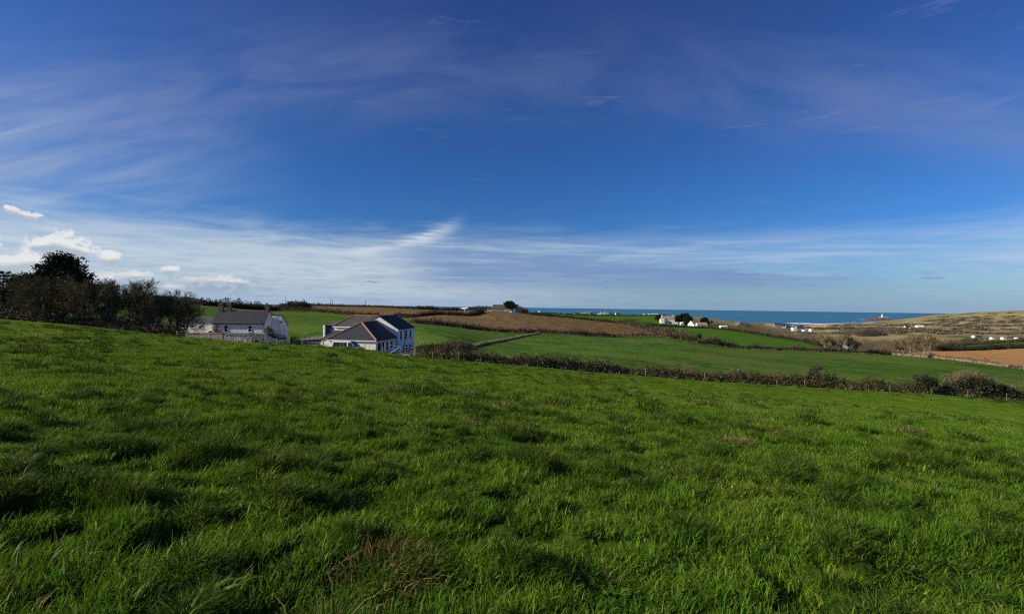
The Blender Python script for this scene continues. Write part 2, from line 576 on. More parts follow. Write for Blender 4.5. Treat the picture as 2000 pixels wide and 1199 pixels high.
def field_mat(name, stops, scale, rows=None, bump=0.05, bscale=1.2, big=None, fine=None, rough=0.95):
    """ground cover of a field: fine speckle, broad patches and, if wanted, drill rows"""
    m_ = bpy.data.materials.new(name)
    m_.use_nodes = True
    T = NT(m_.node_tree)
    bs = T.n['Principled BSDF']
    geo = T.node('ShaderNodeNewGeometry')
    pos = geo.outputs['Position']
    f = T.noise(pos, scale, 6, 0.65)
    if fine:
        f = T.m('ADD', T.m('MULTIPLY', f, 0.55), T.m('MULTIPLY', T.noise(pos, fine, 3, 0.6), 0.45))
    h = f
    if rows:
        sp = T.node('ShaderNodeSeparateXYZ')
        T.l.new(pos, sp.inputs[0])
        ang, per, amt = rows
        q = T.m('ADD', T.m('MULTIPLY', sp.outputs[0], math.cos(ang) / per * 6.283), T.m('MULTIPLY', sp.outputs[1], math.sin(ang) / per * 6.283))
        q = T.m('ADD', q, T.m('MULTIPLY', T.noise(pos, 0.05, 3), 9.0))
        s = T.m('MULTIPLY', T.m('SINE', q), amt)
        f = T.m('ADD', f, s)
        h = f
    c = T.ramp(T.ss(f, 0.30, 0.70), stops)
    if big:
        c = T.mix(T.ss(T.noise(pos, big[0], 4, 0.6, 0.3), big[1], big[2], 0.0, big[4]), c, big[3])
    T.put(bs.inputs['Base Color'], c)
    bs.inputs['Roughness'].default_value = rough
    bs.inputs['Specular IOR Level'].default_value = 0.0
    b = T.node('ShaderNodeBump')
    b.inputs['Distance'].default_value = bump
    b.inputs['Strength'].default_value = 1.0
    T.l.new(T.m('ADD', T.noise(pos, bscale, 4, 0.65), T.m('MULTIPLY', h, 0.7)), b.inputs['Height'])
    T.l.new(b.outputs[0], bs.inputs['Normal'])
    return m_


M = {}
M['turf'] = field_mat('turf', [(0, (0.018, 0.030, 0.005)), (0.6, (0.032, 0.055, 0.008)), (1, (0.048, 0.070, 0.012))], 1.4, bump=0.25, bscale=1.1, fine=0.35)
M['meadow'] = field_mat('meadow', [(0, (0.026, 0.060, 0.010)), (0.5, (0.066, 0.130, 0.022)), (1, (0.110, 0.180, 0.038))], 0.55, rows=(0.55, 7.0, 0.025), bump=0.35, bscale=0.7, big=(0.022, 0.42, 0.62, (0.115, 0.165, 0.034), 0.75), fine=0.13)
M['meadow_far'] = field_mat('meadow_far', [(0, (0.050, 0.125, 0.014)), (1, (0.085, 0.170, 0.024))], 0.16, bump=0.2, bscale=0.4, fine=0.04)
M['stubble'] = field_mat('stubble', [(0, (0.070, 0.047, 0.020)), (0.5, (0.155, 0.106, 0.048)), (1, (0.29, 0.21, 0.10))], 0.5, rows=(1.25, 4.2, 0.05), bump=0.25, bscale=0.9, big=(0.02, 0.42, 0.7, (0.150, 0.085, 0.034), 0.6), fine=0.22)
M['ploughed'] = field_mat('ploughed', [(0, (0.33, 0.170, 0.062)), (0.5, (0.43, 0.235, 0.088)), (1, (0.53, 0.305, 0.125))], 0.35, rows=(2.0, 5.5, 0.025), bump=0.2, bscale=0.9, fine=0.9)
M['scrub_ground'] = field_mat('scrub_ground', [(0, (0.095, 0.080, 0.030)), (0.5, (0.175, 0.125, 0.052)), (1, (0.25, 0.19, 0.075))], 0.05, bump=0.5, bscale=0.2, big=(0.008, 0.5, 0.6, (0.065, 0.090, 0.035), 0.7), fine=0.012)
M['dune'] = field_mat('dune', [(0, (0.15, 0.125, 0.050)), (0.45, (0.28, 0.235, 0.105)), (1, (0.42, 0.35, 0.175))], 0.018, bump=3.0, bscale=0.03, big=(0.0105, 0.52, 0.60, (0.095, 0.085, 0.042), 0.75), fine=0.07)
M['sand'] = field_mat('sand', [(0, (0.40, 0.27, 0.13)), (1, (0.58, 0.42, 0.23))], 0.03, bump=0.5, bscale=0.1)
M['yard'] = field_mat('yard', [(0, (0.13, 0.11, 0.075)), (0.5, (0.22, 0.185, 0.13)), (1, (0.34, 0.29, 0.21))], 0.9, bump=0.1, bscale=2.0)
M['far_land'] = field_mat('far_land', [(0, (0.05, 0.085, 0.035)), (1, (0.09, 0.10, 0.05))], 0.01, bump=0.2, bscale=0.05)

M['white_wall'] = mat('white_wall', (0.82, 0.80, 0.74), (0.87, 0.85, 0.79), 0.9, 1.5, c3=(0.72, 0.69, 0.60), scale3=0.6)
M['cream_wall'] = mat('cream_wall', (0.78, 0.75, 0.65), (0.85, 0.82, 0.72), 0.9, 2.0, bump=0.012, bscale=5, c3=(0.46, 0.41, 0.32), scale3=0.8)
M['slate'] = mat('slate', (0.032, 0.036, 0.044), (0.048, 0.053, 0.062), 0.75, 1.6, 0.2, bump=0.02, bscale=4, c3=(0.055, 0.056, 0.054), scale3=0.5)
M['old_slate'] = mat('old_slate', (0.056, 0.055, 0.054), (0.084, 0.080, 0.070), 0.8, 1.2, 0.25, bump=0.02, bscale=4, c3=(0.13, 0.105, 0.06), scale3=0.6)
M['ridge'] = mat('ridge', (0.30, 0.135, 0.07), (0.40, 0.19, 0.10), 0.85, 5)
M['brick'] = mat('brick', (0.13, 0.085, 0.065), (0.20, 0.13, 0.10), 0.9, 6, bump=0.01)
M['tile'] = mat('tile', (0.25, 0.17, 0.13), (0.34, 0.24, 0.19), 0.9, 2)
M['glass'] = mat('glass', (0.012, 0.016, 0.022), (0.02, 0.025, 0.03), 0.12, 1, 0.3)
M['frame'] = mat('frame', (0.75, 0.75, 0.73), None, 0.6)
M['dark_trim'] = mat('dark_trim', (0.018, 0.019, 0.022), (0.03, 0.03, 0.032), 0.6, 4)
M['navy'] = mat('navy', (0.02, 0.035, 0.09), (0.03, 0.05, 0.12), 0.6, 4)
M['timber'] = mat('timber', (0.20, 0.165, 0.125), (0.32, 0.275, 0.21), 0.9, 4, bump=0.01)
M['dark_timber'] = mat('dark_timber', (0.05, 0.04, 0.03), (0.08, 0.062, 0.048), 0.9, 4)
M['pole'] = mat('pole', (0.075, 0.06, 0.048), (0.11, 0.09, 0.07), 0.9, 3)
M['galv'] = mat('galv', (0.52, 0.54, 0.56), (0.62, 0.63, 0.64), 0.4, 6, 0.5, metal=0.5)
M['stone'] = mat('stone', (0.16, 0.14, 0.115), (0.30, 0.27, 0.22), 0.95, 2.5, bump=0.08, bscale=3)
M['pale_stone'] = mat('pale_stone', (0.36, 0.33, 0.27), (0.52, 0.49, 0.42), 0.95, 2.5, bump=0.05, bscale=4)
M['van_paint'] = mat('van_paint', (0.74, 0.75, 0.75), None, 0.3, 1, 0.5)
M['rubber'] = mat('rubber', (0.02, 0.02, 0.02), None, 0.8)
M['canvas'] = mat('canvas', (0.02, 0.021, 0.025), (0.03, 0.03, 0.034), 0.9, 3)
M['white_paint'] = mat('white_paint', (0.80, 0.80, 0.78), None, 0.5)
M['bark'] = mat('bark', (0.14, 0.115, 0.08), (0.26, 0.22, 0.155), 0.95, 1.5, bump=0.02, bscale=6)
M['twig'] = mat('twig', (0.17, 0.14, 0.066), (0.26, 0.215, 0.105), 0.95, 0.6, rnd=0.22)
M['twig_pale'] = mat('twig_pale', (0.20, 0.155, 0.090), (0.32, 0.255, 0.155), 0.95, 0.5, rnd=0.15)
M['leaf'] = mat('leaf', (0.9, 0.9, 0.9), (1.1, 1.1, 1.1), 0.75, 0.7, 0.2, vcol=True, transl=0.12)
M['needle'] = mat('needle', (0.012, 0.022, 0.007), (0.024, 0.038, 0.011), 0.8, 0.8, 0.15, vcol=False)
M['bank'] = mat('bank', (0.050, 0.038, 0.022), (0.085, 0.062, 0.036), 0.95, 1.2, bump=0.1)
M['palm'] = mat('palm', (0.075, 0.12, 0.035), (0.12, 0.16, 0.05), 0.6, 2, 0.3, transl=0.15)
M['rock'] = mat('rock', (0.05, 0.042, 0.036), (0.12, 0.095, 0.075), 0.95, 0.05, bump=0.8, bscale=0.12, c3=(0.10, 0.10, 0.05), scale3=0.03)
M['foam'] = mat('foam', (0.78, 0.82, 0.84), (0.85, 0.88, 0.9), 0.8, 0.05)


def grass_mat(name, c1, c2, c3, transl=0.3):
    m_ = bpy.data.materials.new(name)
    m_.use_nodes = True
    T = NT(m_.node_tree)
    bs = T.n['Principled BSDF']
    geo = T.node('ShaderNodeNewGeometry')
    pos = geo.outputs['Position']
    a = T.node('ShaderNodeAttribute', attribute_name='Col')
    oi = T.node('ShaderNodeObjectInfo')
    c = T.mix(T.ss(T.noise(pos, 0.55, 3, 0.6), 0.38, 0.62), c1, c2)
    c = T.mix(T.ss(T.noise(pos, 0.16, 4, 0.6), 0.5, 0.7, 0, 0.7), c, c3)
    c = T.mix(1.0, c, a.outputs['Color'], 'MULTIPLY')
    c = T.mix(1.0, c, T.ramp(oi.outputs['Random'], [(0, (0.80, 0.82, 0.8)), (1, (1.18, 1.15, 1.1))]), 'MULTIPLY')
    T.put(bs.inputs['Base Color'], c)
    bs.inputs['Roughness'].default_value = 0.42
    bs.inputs['Specular IOR Level'].default_value = 0.05
    tr = T.node('ShaderNodeBsdfTranslucent')
    T.put(tr.inputs[0], T.mix(1.0, c, (1.15, 1.1, 0.6), 'MULTIPLY'))
    mx = T.node('ShaderNodeMixShader')
    mx.inputs[0].default_value = transl
    T.l.new(bs.outputs[0], mx.inputs[1])
    T.l.new(tr.outputs[0], mx.inputs[2])
    T.l.new(mx.outputs[0], T.n['Material Output'].inputs[0])
    return m_


M['grass'] = grass_mat('grass', (0.084, 0.180, 0.012), (0.120, 0.225, 0.016), (0.185, 0.240, 0.032), 0.36)
M['tussock'] = grass_mat('tussock', (0.052, 0.105, 0.010), (0.075, 0.135, 0.013), (0.11, 0.14, 0.022), 0.26)
M['straw'] = grass_mat('straw', (0.17, 0.155, 0.055), (0.25, 0.225, 0.085), (0.12, 0.13, 0.04), 0.25)


def sea_mat():
    m_ = bpy.data.materials.new('sea_water')
    m_.use_nodes = True
    T = NT(m_.node_tree)
    bs = T.n['Principled BSDF']
    geo = T.node('ShaderNodeNewGeometry')
    pos = geo.outputs['Position']
    mp = T.node('ShaderNodeMapping')
    mp.inputs['Scale'].default_value = (0.35, 1.0, 1.0)
    T.l.new(pos, mp.inputs[0])
    n = T.noise(mp.outputs[0], 0.004, 6, 0.65)
    c = T.mix(T.ss(n, 0.35, 0.65), (0.034, 0.152, 0.240), (0.046, 0.182, 0.270))
    n2 = T.noise(mp.outputs[0], 0.014, 5, 0.7)
    cap = T.m('MULTIPLY', T.ss(n2, 0.735, 0.77), 0.5)
    c = T.mix(cap, c, (0.7, 0.75, 0.78))
    T.put(bs.inputs['Base Color'], c)
    bs.inputs['Roughness'].default_value = 0.55
    bs.inputs['Specular IOR Level'].default_value = 0.22
    b = T.node('ShaderNodeBump')
    b.inputs['Distance'].default_value = 0.5
    T.l.new(T.noise(mp.outputs[0], 0.03, 4, 0.6), b.inputs['Height'])
    T.l.new(b.outputs[0], bs.inputs['Normal'])
    return m_


M['sea'] = sea_mat()

# ------------------------------------------------------------------ ground, fields, sea


def pl(tab):
    xs = np.array([t[0] for t in tab], float)
    ys = np.array([t[1] for t in tab], float)
    return lambda p: np.interp(p, xs, ys)


CRESTY = pl([(c[0], c[2]) for c in CREST])
L1 = pl([(-200, 290), (300, 300), (530, 330), (684, 320), (779, 292), (800, 286), (806, 182), (900, 190), (1045, 205), (1200, 220), (1312, 222), (1400, 225), (1500, 232), (1600, 240), (1740, 250), (1850, 235), (2000, 215), (2300, 200)])
L2B = pl([(800, 287), (856, 300), (920, 302), (938, 325), (1000, 340), (1100, 350), (1222, 340), (1312, 262), (1318, 226), (1320, 0)])
L3 = pl([(1255, 0), (1262, 440), (1406, 430), (1500, 400), (1571, 340), (1604, 246), (1605, 0)])
LE = pl([(1735, 0), (1740, 251), (1816, 290), (2000, 330), (2300, 360)])
LF = pl([(1836, 0), (1838, 385), (2000, 450), (2300, 500)])
WALL = pl([(120 - 20, 905), (110, 914), (125, 935), (165, 990), (207, 1056)])   # depth -> column


def make_ground():
    th = np.concatenate([np.arange(-180, -52, 4.0), np.arange(-52, 52, 0.14), np.arange(52, 180.1, 4.0)])
    th = np.radians(th)
    r = np.concatenate([[0.9], np.exp(np.arange(math.log(1.6), math.log(3300), 0.0165))])
    R, Tm = np.meshgrid(r, th, indexing='ij')
    X = R * np.sin(Tm)
    Y = R * np.cos(Tm)
    Zb = ground(X.ravel(), Y.ravel())
    V = np.column_stack([X.ravel(), Y.ravel(), Zb])
    nr, nt = R.shape
    i = np.arange(nr - 1)[:, None] * nt + np.arange(nt - 1)[None, :]
    F = np.stack([i, i + 1, i + nt + 1, i + nt], -1).reshape(-1, 4)[:, ::-1]
    cen = V[F].mean(1)
    cx, cy, cz = cen.T
    front = cy > 1
    px_ = np.where(front, 1000 + 1000 * np.clip(cx / np.maximum(cy, 1), -3, 3), np.where(cx < 0, -2000, 4000))
    reg = np.full(len(F), 0)
    FG, YD, G1, G2, ST, PL, G3, SCR, DUN, SAN, SA2 = range(1, 12)
    reg[:] = SCR
    wid = front & (px_ > -300) & (px_ < 2400)
    far = np.hypot(cx, cy) > 650
    reg[far] = DUN
    reg[far & (px_ < 1340)] = G3
    l1 = L1(px_)
    mid = wid & (cy < l1)
    reg[mid] = G2
    wallpx = WALL(cy)
    reg[mid & (px_ < wallpx) & (cy < 210)] = G1
    reg[mid & (px_ < 806)] = G1
    a_ = wid & (cy >= l1) & (px_ < 1036) & (cy < 433)
    reg[a_] = ST
    reg[wid & (cy >= l1) & (px_ < 520) & (cy < 900)] = G1
    reg[wid & (px_ >= 800) & (cy >= l1) & (cy < L2B(px_))] = ST
    reg[wid & (px_ >= 1036) & (px_ < 1300) & (cy >= L2B(px_)) & (cy < 900) & (cy > l1)] = G3
    reg[wid & (px_ >= 1255) & (px_ < 1605) & (cy >= np.maximum(l1, L2B(px_))) & (cy < L3(px_))] = G3
    reg[wid & (px_ >= 1738) & (cy >= l1) & (cy < LE(px_))] = PL
    reg[wid & (px_ >= 1838) & (cy >= LE(px_)) & (cy < LF(px_))] = G3
    reg[wid & (px_ > 330) & (px_ < 820) & (cy < np.interp(px_, [330, 560, 620, 820], [112, 118, 132, 116]))] = YD
    reg[wid & (px_ > 806) & (px_ < 905) & (cy < 110)] = G1
    reg[(cy < CRESTY(px_)) & wid] = FG
    reg[~wid & (np.hypot(cx, cy) < 130)] = FG
    reg[~wid & (np.hypot(cx, cy) >= 130)] = G1
    # beach and blown sand
    sand_n = fbm(cx / 60, cy / 60, 44, 3)
    reg[(cy > 1000) & (cz < -35.5 + 4 * sand_n) & (px_ > 1380)] = SAN
    reg[(px_ > 1493) & (px_ < 1522) & (cy > 830) & (cy < 1250) & (sand_n > -0.15)] = SA2
    reg[(px_ > 1570) & (px_ < 1600) & (cy > 980) & (cy < 1250) & (sand_n > -0.05)] = SA2
    names = {FG: ('pasture_field', 'turf'), YD: ('farmyard_ground', 'yard'), G1: ('meadow_field', 'meadow'), G2: ('hillside_meadow_field', 'meadow'), ST: ('stubble_field', 'stubble'), PL: ('ploughed_field', 'ploughed'), G3: ('distant_meadow_field', 'meadow_far'), SCR: ('scrubland_terrain', 'scrub_ground'), DUN: ('dune_terrain', 'dune'), SAN: ('beach', 'sand'), SA2: ('sand_terrain', 'sand')}
    for k, (nm, mt) in names.items():
        sel = F[reg == k]
        if not len(sel):
            continue
        u, inv = np.unique(sel, return_inverse=True)
        me = mesh_np(nm, V[u], inv.reshape(sel.shape), M[mt], smooth=True)
        tag(link(nm, me), kind='structure')


make_ground()


def make_sea():
    ang = np.radians(np.arange(-88, 60, 2.0))
    rr = np.array([500, 900, 1400, 2200, 4000, 9000, 20000, 45000.0])
    R, A = np.meshgrid(rr, ang, indexing='ij')
    V = np.column_stack([(R * np.sin(A)).ravel(), (R * np.cos(A)).ravel(), np.full(R.size, SEA_Z)])
    nr, nt = R.shape
    i = np.arange(nr - 1)[:, None] * nt + np.arange(nt - 1)[None, :]
    F = np.stack([i, i + 1, i + nt + 1, i + nt], -1).reshape(-1, 4)[:, ::-1]
    tag(link('sea', mesh_np('sea', V, F, M['sea'])), kind='structure')


make_sea()

# ------------------------------------------------------------------ vegetation builders


def cards(rng, C, size, stretch=1.0, up=0.0, aim=None):
    """one small leaf or twig face per centre; size (n,), stretch = length / width"""
    n = len(C)
    d = rng.normal(size=(n, 3))
    if aim is not None:
        d = d * (1 - up) * 0.6 + aim
    else:
        d[:, 2] += up * 2.5
    d /= np.linalg.norm(d, axis=1)[:, None] + 1e-9
    s = np.cross(d, rng.normal(size=(n, 3)))
    s /= np.linalg.norm(s, axis=1)[:, None] + 1e-9
    L = np.asarray(size)[:, None]
    W = L / stretch
    V = np.stack([C - d * L * 0.5, C + s * W * 0.5 - d * L * 0.05, C + d * L * 0.5, C - s * W * 0.5 - d * L * 0.05], 1).reshape(-1, 3)
    F = np.arange(4 * n).reshape(-1, 4)
    return V, F


def pal(rng, n, colours, weights=None, var=0.25):
    colours = np.array(colours)
    idx = rng.choice(len(colours), n, p=weights)
    c = colours[idx] * (1 + rng.uniform(-var, var, (n, 1)))
    return np.repeat(c, 4, 0)


def bare_tree_mesh(seed, H, r0, lean=(0.0, 0.0), spread=1.0, limbs=7, fork=0.25, dense=1.0, twig_w=0.012, trunks=1):
    """leafless broadleaf tree: returns (trunk and limbs MB, twig verts, twig faces)"""
    rng = random.Random(seed)
    tr = MB()
    TV, TF = [], []

    def strand(pts, w):
        # a thin three-sided twig as two crossing slivers
        for k in range(len(pts) - 1):
            a, b = pts[k], pts[k + 1]
            d = (b - a)
            s = d.orthogonal().normalized() * w
            t = d.normalized().cross(s)
            o = len(TV)
            e = 0.35 if k == len(pts) - 2 else 0.8
            TV.extend([a - s, a + s, b + s * e, b - s * e, a - t, a + t, b + t * e, b - t * e])
            TF.append((o, o + 1, o + 2, o + 3))
            TF.append((o + 4, o + 5, o + 6, o + 7))

    def grow(p, d, L, r, lev):
        n = (6, 5, 4, 3, 2)[lev]
        pts = [p]
        dirs = [d]
        q = p
        for k in range(n):
            wob = (0.10, 0.16, 0.22, 0.25, 0.3)[lev]
            d = (d + Vector((rng.uniform(-wob, wob) + lean[0] * 0.06, rng.uniform(-wob, wob) + lean[1] * 0.06, rng.uniform(-wob, wob) * 0.6 + (0.05, 0.09, 0.08, 0.06, 0.04)[lev]))).normalized()
            q = q + d * (L / n)
            pts.append(q)
            dirs.append(d)
        if lev <= 1:
            tr.tube(pts, [max(r * (1 - (0.55 if lev == 0 else 0.75) * i / n), 0.012) for i in range(n + 1)], 6 if lev == 0 else 5, cap=False)
        else:
            strand(pts, max(r * 0.7, twig_w))
        if lev == 4:
            return
        cnt = (limbs, 6, 5, 5)[lev]
        cnt = max(2, int(cnt * (dense if lev else 1.0) + rng.uniform(-0.5, 0.9)))
        for c_ in range(cnt):
            t = (fork + (1 - fork) * (c_ + rng.random()) / cnt) if lev == 0 else (0.22 + 0.78 * (c_ + rng.random()) / cnt)
            i = min(int(t * n), n - 1)
            f = t * n - i
            bp = pts[i].lerp(pts[i + 1], f)
            bd = dirs[min(i + 1, n)]
            ax = bd.orthogonal().normalized()
            ax.rotate(Matrix.Rotation(rng.uniform(0, 6.283), 3, bd))
            ang = RAD(rng.uniform(28, 62) * (spread if lev < 2 else 1.0))
            nd = bd.copy()
            nd.rotate(Matrix.Rotation(ang, 3, ax))
            ll = L * (0.62, 0.52, 0.5, 0.55)[lev] * rng.uniform(0.7, 1.2) * (1.15 - 0.45 * t)
            grow(bp, nd, ll, r * (0.5, 0.45, 0.5, 0.6)[lev], lev + 1)
    for k in range(trunks):
        a = rng.uniform(0, 6.28)
        off = Vector((math.cos(a), math.sin(a), 0)) * (0.0 if trunks == 1 else r0 * 1.2)
        d0 = Vector((lean[0] * 0.3 + (0 if trunks == 1 else math.cos(a) * 0.4), lean[1] * 0.3 + (0 if trunks == 1 else math.sin(a) * 0.3), 1)).normalized()
        grow(off - d0 * 0.3, d0, H * 0.62, r0 * (1.0 if trunks == 1 else 0.75), 0)
    return tr, TV, TF


TREE_CACHE = {}


def bare_tree(px_, Y, H, label, variant, group=None, rz=0.0, sx=1.0, name='bare_tree', dz=-0.15, twig='twig', **kw):
    p = P(px_, Y)
    p.z += dz
    key = (variant, twig)
    kw.setdefault('r0', 0.2)
    t = thing(name, label, 'tree', p, rz, group)
    if key not in TREE_CACHE:
        tr, TV, TF = bare_tree_mesh(variant, 8.0, **kw)
        top = max(v[2] for v in TV)
        k = 8.0 / top
        tr.v = [(a * k, b * k, c * k) for a, b, c in tr.v]
        o1 = tr.build('trunk', M['bark'], t, True)
        me = mesh_np('crown', np.array([tuple(v) for v in TV]) * k, TF, M[twig])
        TREE_CACHE[key] = (o1.data, me)
    else:
        link('trunk', TREE_CACHE[key][0], t)
    link('crown', TREE_CACHE[key][1], t)
    s = H / 8.0
    t.scale = (s * sx, s * sx, s)
    return t


def leafy(name, label, cat, loc, blobs, n, size, colours, weights=None, seed=0, stretch=1.8, group=None, up=0.2, aim=None, trunk=None, var=0.3, mat_='leaf', shell=0.45, part='foliage'):
    """a shrub or evergreen: leaf faces through the outer half of several lobes, round a few woody stems"""
    rng = np.random.default_rng(seed)
    t = thing(name, label, cat, loc, 0, group)
    vol = np.array([b[3] * b[4] * b[5] for b in blobs]) ** 0.7
    cnt = np.maximum((n * vol / vol.sum()).astype(int), 5)
    Cs = []
    for b, k in zip(blobs, cnt):
        d = rng.normal(size=(k, 3))
        d /= np.linalg.norm(d, axis=1)[:, None]
        rr = (shell + (1 - shell) * rng.random(k) ** 0.6)
        # ragged outline: clumps
        rag = 1 + 0.28 * np.sin(d[:, 0] * 5 + b[0] * 3) * np.sin(d[:, 1] * 6 + b[1]) + 0.2 * np.sin(d[:, 2] * 7 + b[2] * 2) + 0.10 * rng.normal(size=k)
        Cs.append(np.array(b[:3]) + d * np.array(b[3:6]) * (rr * rag)[:, None])
    C = np.concatenate(Cs)
    C = C[C[:, 2] > -0.1]
    V, F = cards(rng, C, size * rng.uniform(0.6, 1.4, len(C)), stretch, up, aim)
    link(part, mesh_np(part, V, F, M[mat_], pal(rng, len(C), colours, weights, var)), t)
    r = random.Random(seed)
    mb = MB()
    if trunk:
        mb.tube([(0, 0, -0.3), (r.uniform(-.1, .1), 0, trunk[0] * 0.5), (r.uniform(-.2, .2), r.uniform(-.2, .2), trunk[0])], [trunk[1], trunk[1] * 0.8, trunk[1] * 0.45], 7)
        z0 = trunk[0] * 0.55
    else:
        z0 = 0.0
    for b in blobs:
        mb.tube([(b[0] * 0.12, b[1] * 0.12, z0 - 0.2), (b[0] * 0.5, b[1] * 0.5, max(z0, b[2] * 0.55)), (b[0], b[1], b[2] + b[5] * 0.3)], [0.09, 0.06, 0.02], 5)
    mb.build('trunk' if trunk else 'stems', M['bark'], t, True)
    return t


BR = [(0.075, 0.056, 0.024), (0.11, 0.08, 0.034), (0.052, 0.048, 0.02), (0.14, 0.068, 0.028), (0.045, 0.064, 0.02)]
BRW = [0.3, 0.25, 0.2, 0.1, 0.15]


def hedge(name, label, nodes, h, w, per_m, size, colours, weights, seed, group=None, hvar=0.35, stretch=4.0, up=0.45, fringe=None, cat='hedge', lift=0.0, bank='bank', wave=6.0):
    """hedgerow: an uneven earth bank in the middle and a thick coat of twigs and leaves over it"""
    rng = np.random.default_rng(seed)
    pts = [P(a, b) for a, b in nodes]
    seg = [(pts[i + 1] - pts[i]).length for i in range(len(pts) - 1)]
    Lt = sum(seg)
    cum = np.concatenate([[0], np.cumsum(seg)])
    ax = np.array([tuple(p) for p in pts])

    def pos(s):
        return np.column_stack([np.interp(s, cum, ax[:, 0]), np.interp(s, cum, ax[:, 1])])

    def dirn(s):
        d = pos(np.minimum(s + 0.5, Lt)) - pos(np.maximum(s - 0.5, 0))
        return d / (np.linalg.norm(d, axis=1)[:, None] + 1e-9)

    def prof(s):
        k = 1 + hvar * 1.5 * fbm(s / wave, s * 0 + seed * 3.7, seed, 3)
        return np.clip(k, 0.35, 1.9) * np.clip(np.minimum(s, Lt - s) / 0.8 + 0.35, 0, 1)
    root = thing(name, label, cat, pts[0], 0, group)
    o = np.array(tuple(pts[0]))
    # bank
    ns = max(int(Lt / max(1.2, w * 0.6)), 3)
    s = np.linspace(0, Lt, ns)
    pp, dd, kk = pos(s), dirn(s), prof(s)
    nrm = np.column_stack([dd[:, 1], -dd[:, 0]])
    cs = [(-0.40, -0.3), (-0.36, 0.15), (-0.24, 0.40), (0, 0.52), (0.24, 0.40), (0.36, 0.15), (0.40, -0.3)]
    rows = []
    for a, b in cs:
        off = a * w * (0.9 + 0.25 * rng.random(ns))
        q = pp + nrm * off[:, None]
        g = ground(q[:, 0], q[:, 1])
        rows.append(np.column_stack([q, g + b * h * kk * (0.85 + 0.3 * rng.random(ns)) + lift * 0]))
    V = np.stack(rows, 1).reshape(-1, 3) - o
    i = np.arange(ns - 1)[:, None] * 7 + np.arange(6)[None, :]
    F = np.stack([i, i + 7, i + 8, i + 1], -1).reshape(-1, 4)
    link('bank', mesh_np('bank', V, F, M[bank], smooth=True), root)
    n = int(Lt * per_m)
    s = rng.random(n) * Lt
    pp, dd, kk = pos(s), dirn(s), prof(s)
    nrm = np.column_stack([dd[:, 1], -dd[:, 0]])
    a = rng.uniform(-1, 1, n)
    zt = 1 - 0.72 * np.abs(a) ** 2.0
    q = pp + nrm * (a * w * 0.62)[:, None]
    # clumpy top
    cl = 1 + 0.75 * vnoise(s / (0.35 * h), a * 1.2, seed + 5) + 0.35 * vnoise(s / (0.12 * h), a * 2, seed + 6)
    zz = (1 - (rng.random(n) ** 1.05) * 0.98) * zt * h * kk * cl * rng.uniform(0.85, 1.12, n)
    C = np.column_stack([q, ground(q[:, 0], q[:, 1]) + zz]) - o
    V, F = cards(rng, C, size * rng.uniform(0.5, 1.5, n) * np.where(rng.random(n) < 0.12, 1.9, 1.0), stretch, up)
    tone = vnoise(s / 3.0, a, seed + 9)
    ci = pal(rng, n, colours, weights, 0.3) * np.repeat((1 + 0.7 * tone)[:, None], 4, 0)
    link('foliage', mesh_np('foliage', V, F, M['leaf'], ci), root)
    if fringe:
        fh, fper, fcol = fringe
        n = int(Lt * fper)
        s = rng.random(n) * Lt
        keep = vnoise(s / 4.0, s * 0 + 3, seed + 31) > -0.28
        s = s[keep]
        n = len(s)
        pp, dd = pos(s), dirn(s)
        nrm = np.column_stack([dd[:, 1], -dd[:, 0]])
        q = pp + nrm * ((0.50 + 0.28 * rng.random(n)) * w)[:, None] * np.where(rng.random(n) < 0.85, 1, -1)[:, None]
        C = np.column_stack([q, ground(q[:, 0], q[:, 1]) + fh * rng.uniform(0.15, 0.5, n)]) - o
        V, F = cards(rng, C, fh * rng.uniform(0.6, 1.3, n), 9.0, 0.85)
        link('dry_grass', mesh_np('dry_grass', V, F, M['leaf'], pal(rng, n, fcol, None, 0.25)), root)
    return root


STRAW = [(0.34, 0.27, 0.15), (0.27, 0.21, 0.11), (0.20, 0.17, 0.07), (0.42, 0.34, 0.2)]
DKG = [(0.022, 0.034, 0.014), (0.034, 0.048, 0.018), (0.045, 0.042, 0.022), (0.06, 0.065, 0.026)]


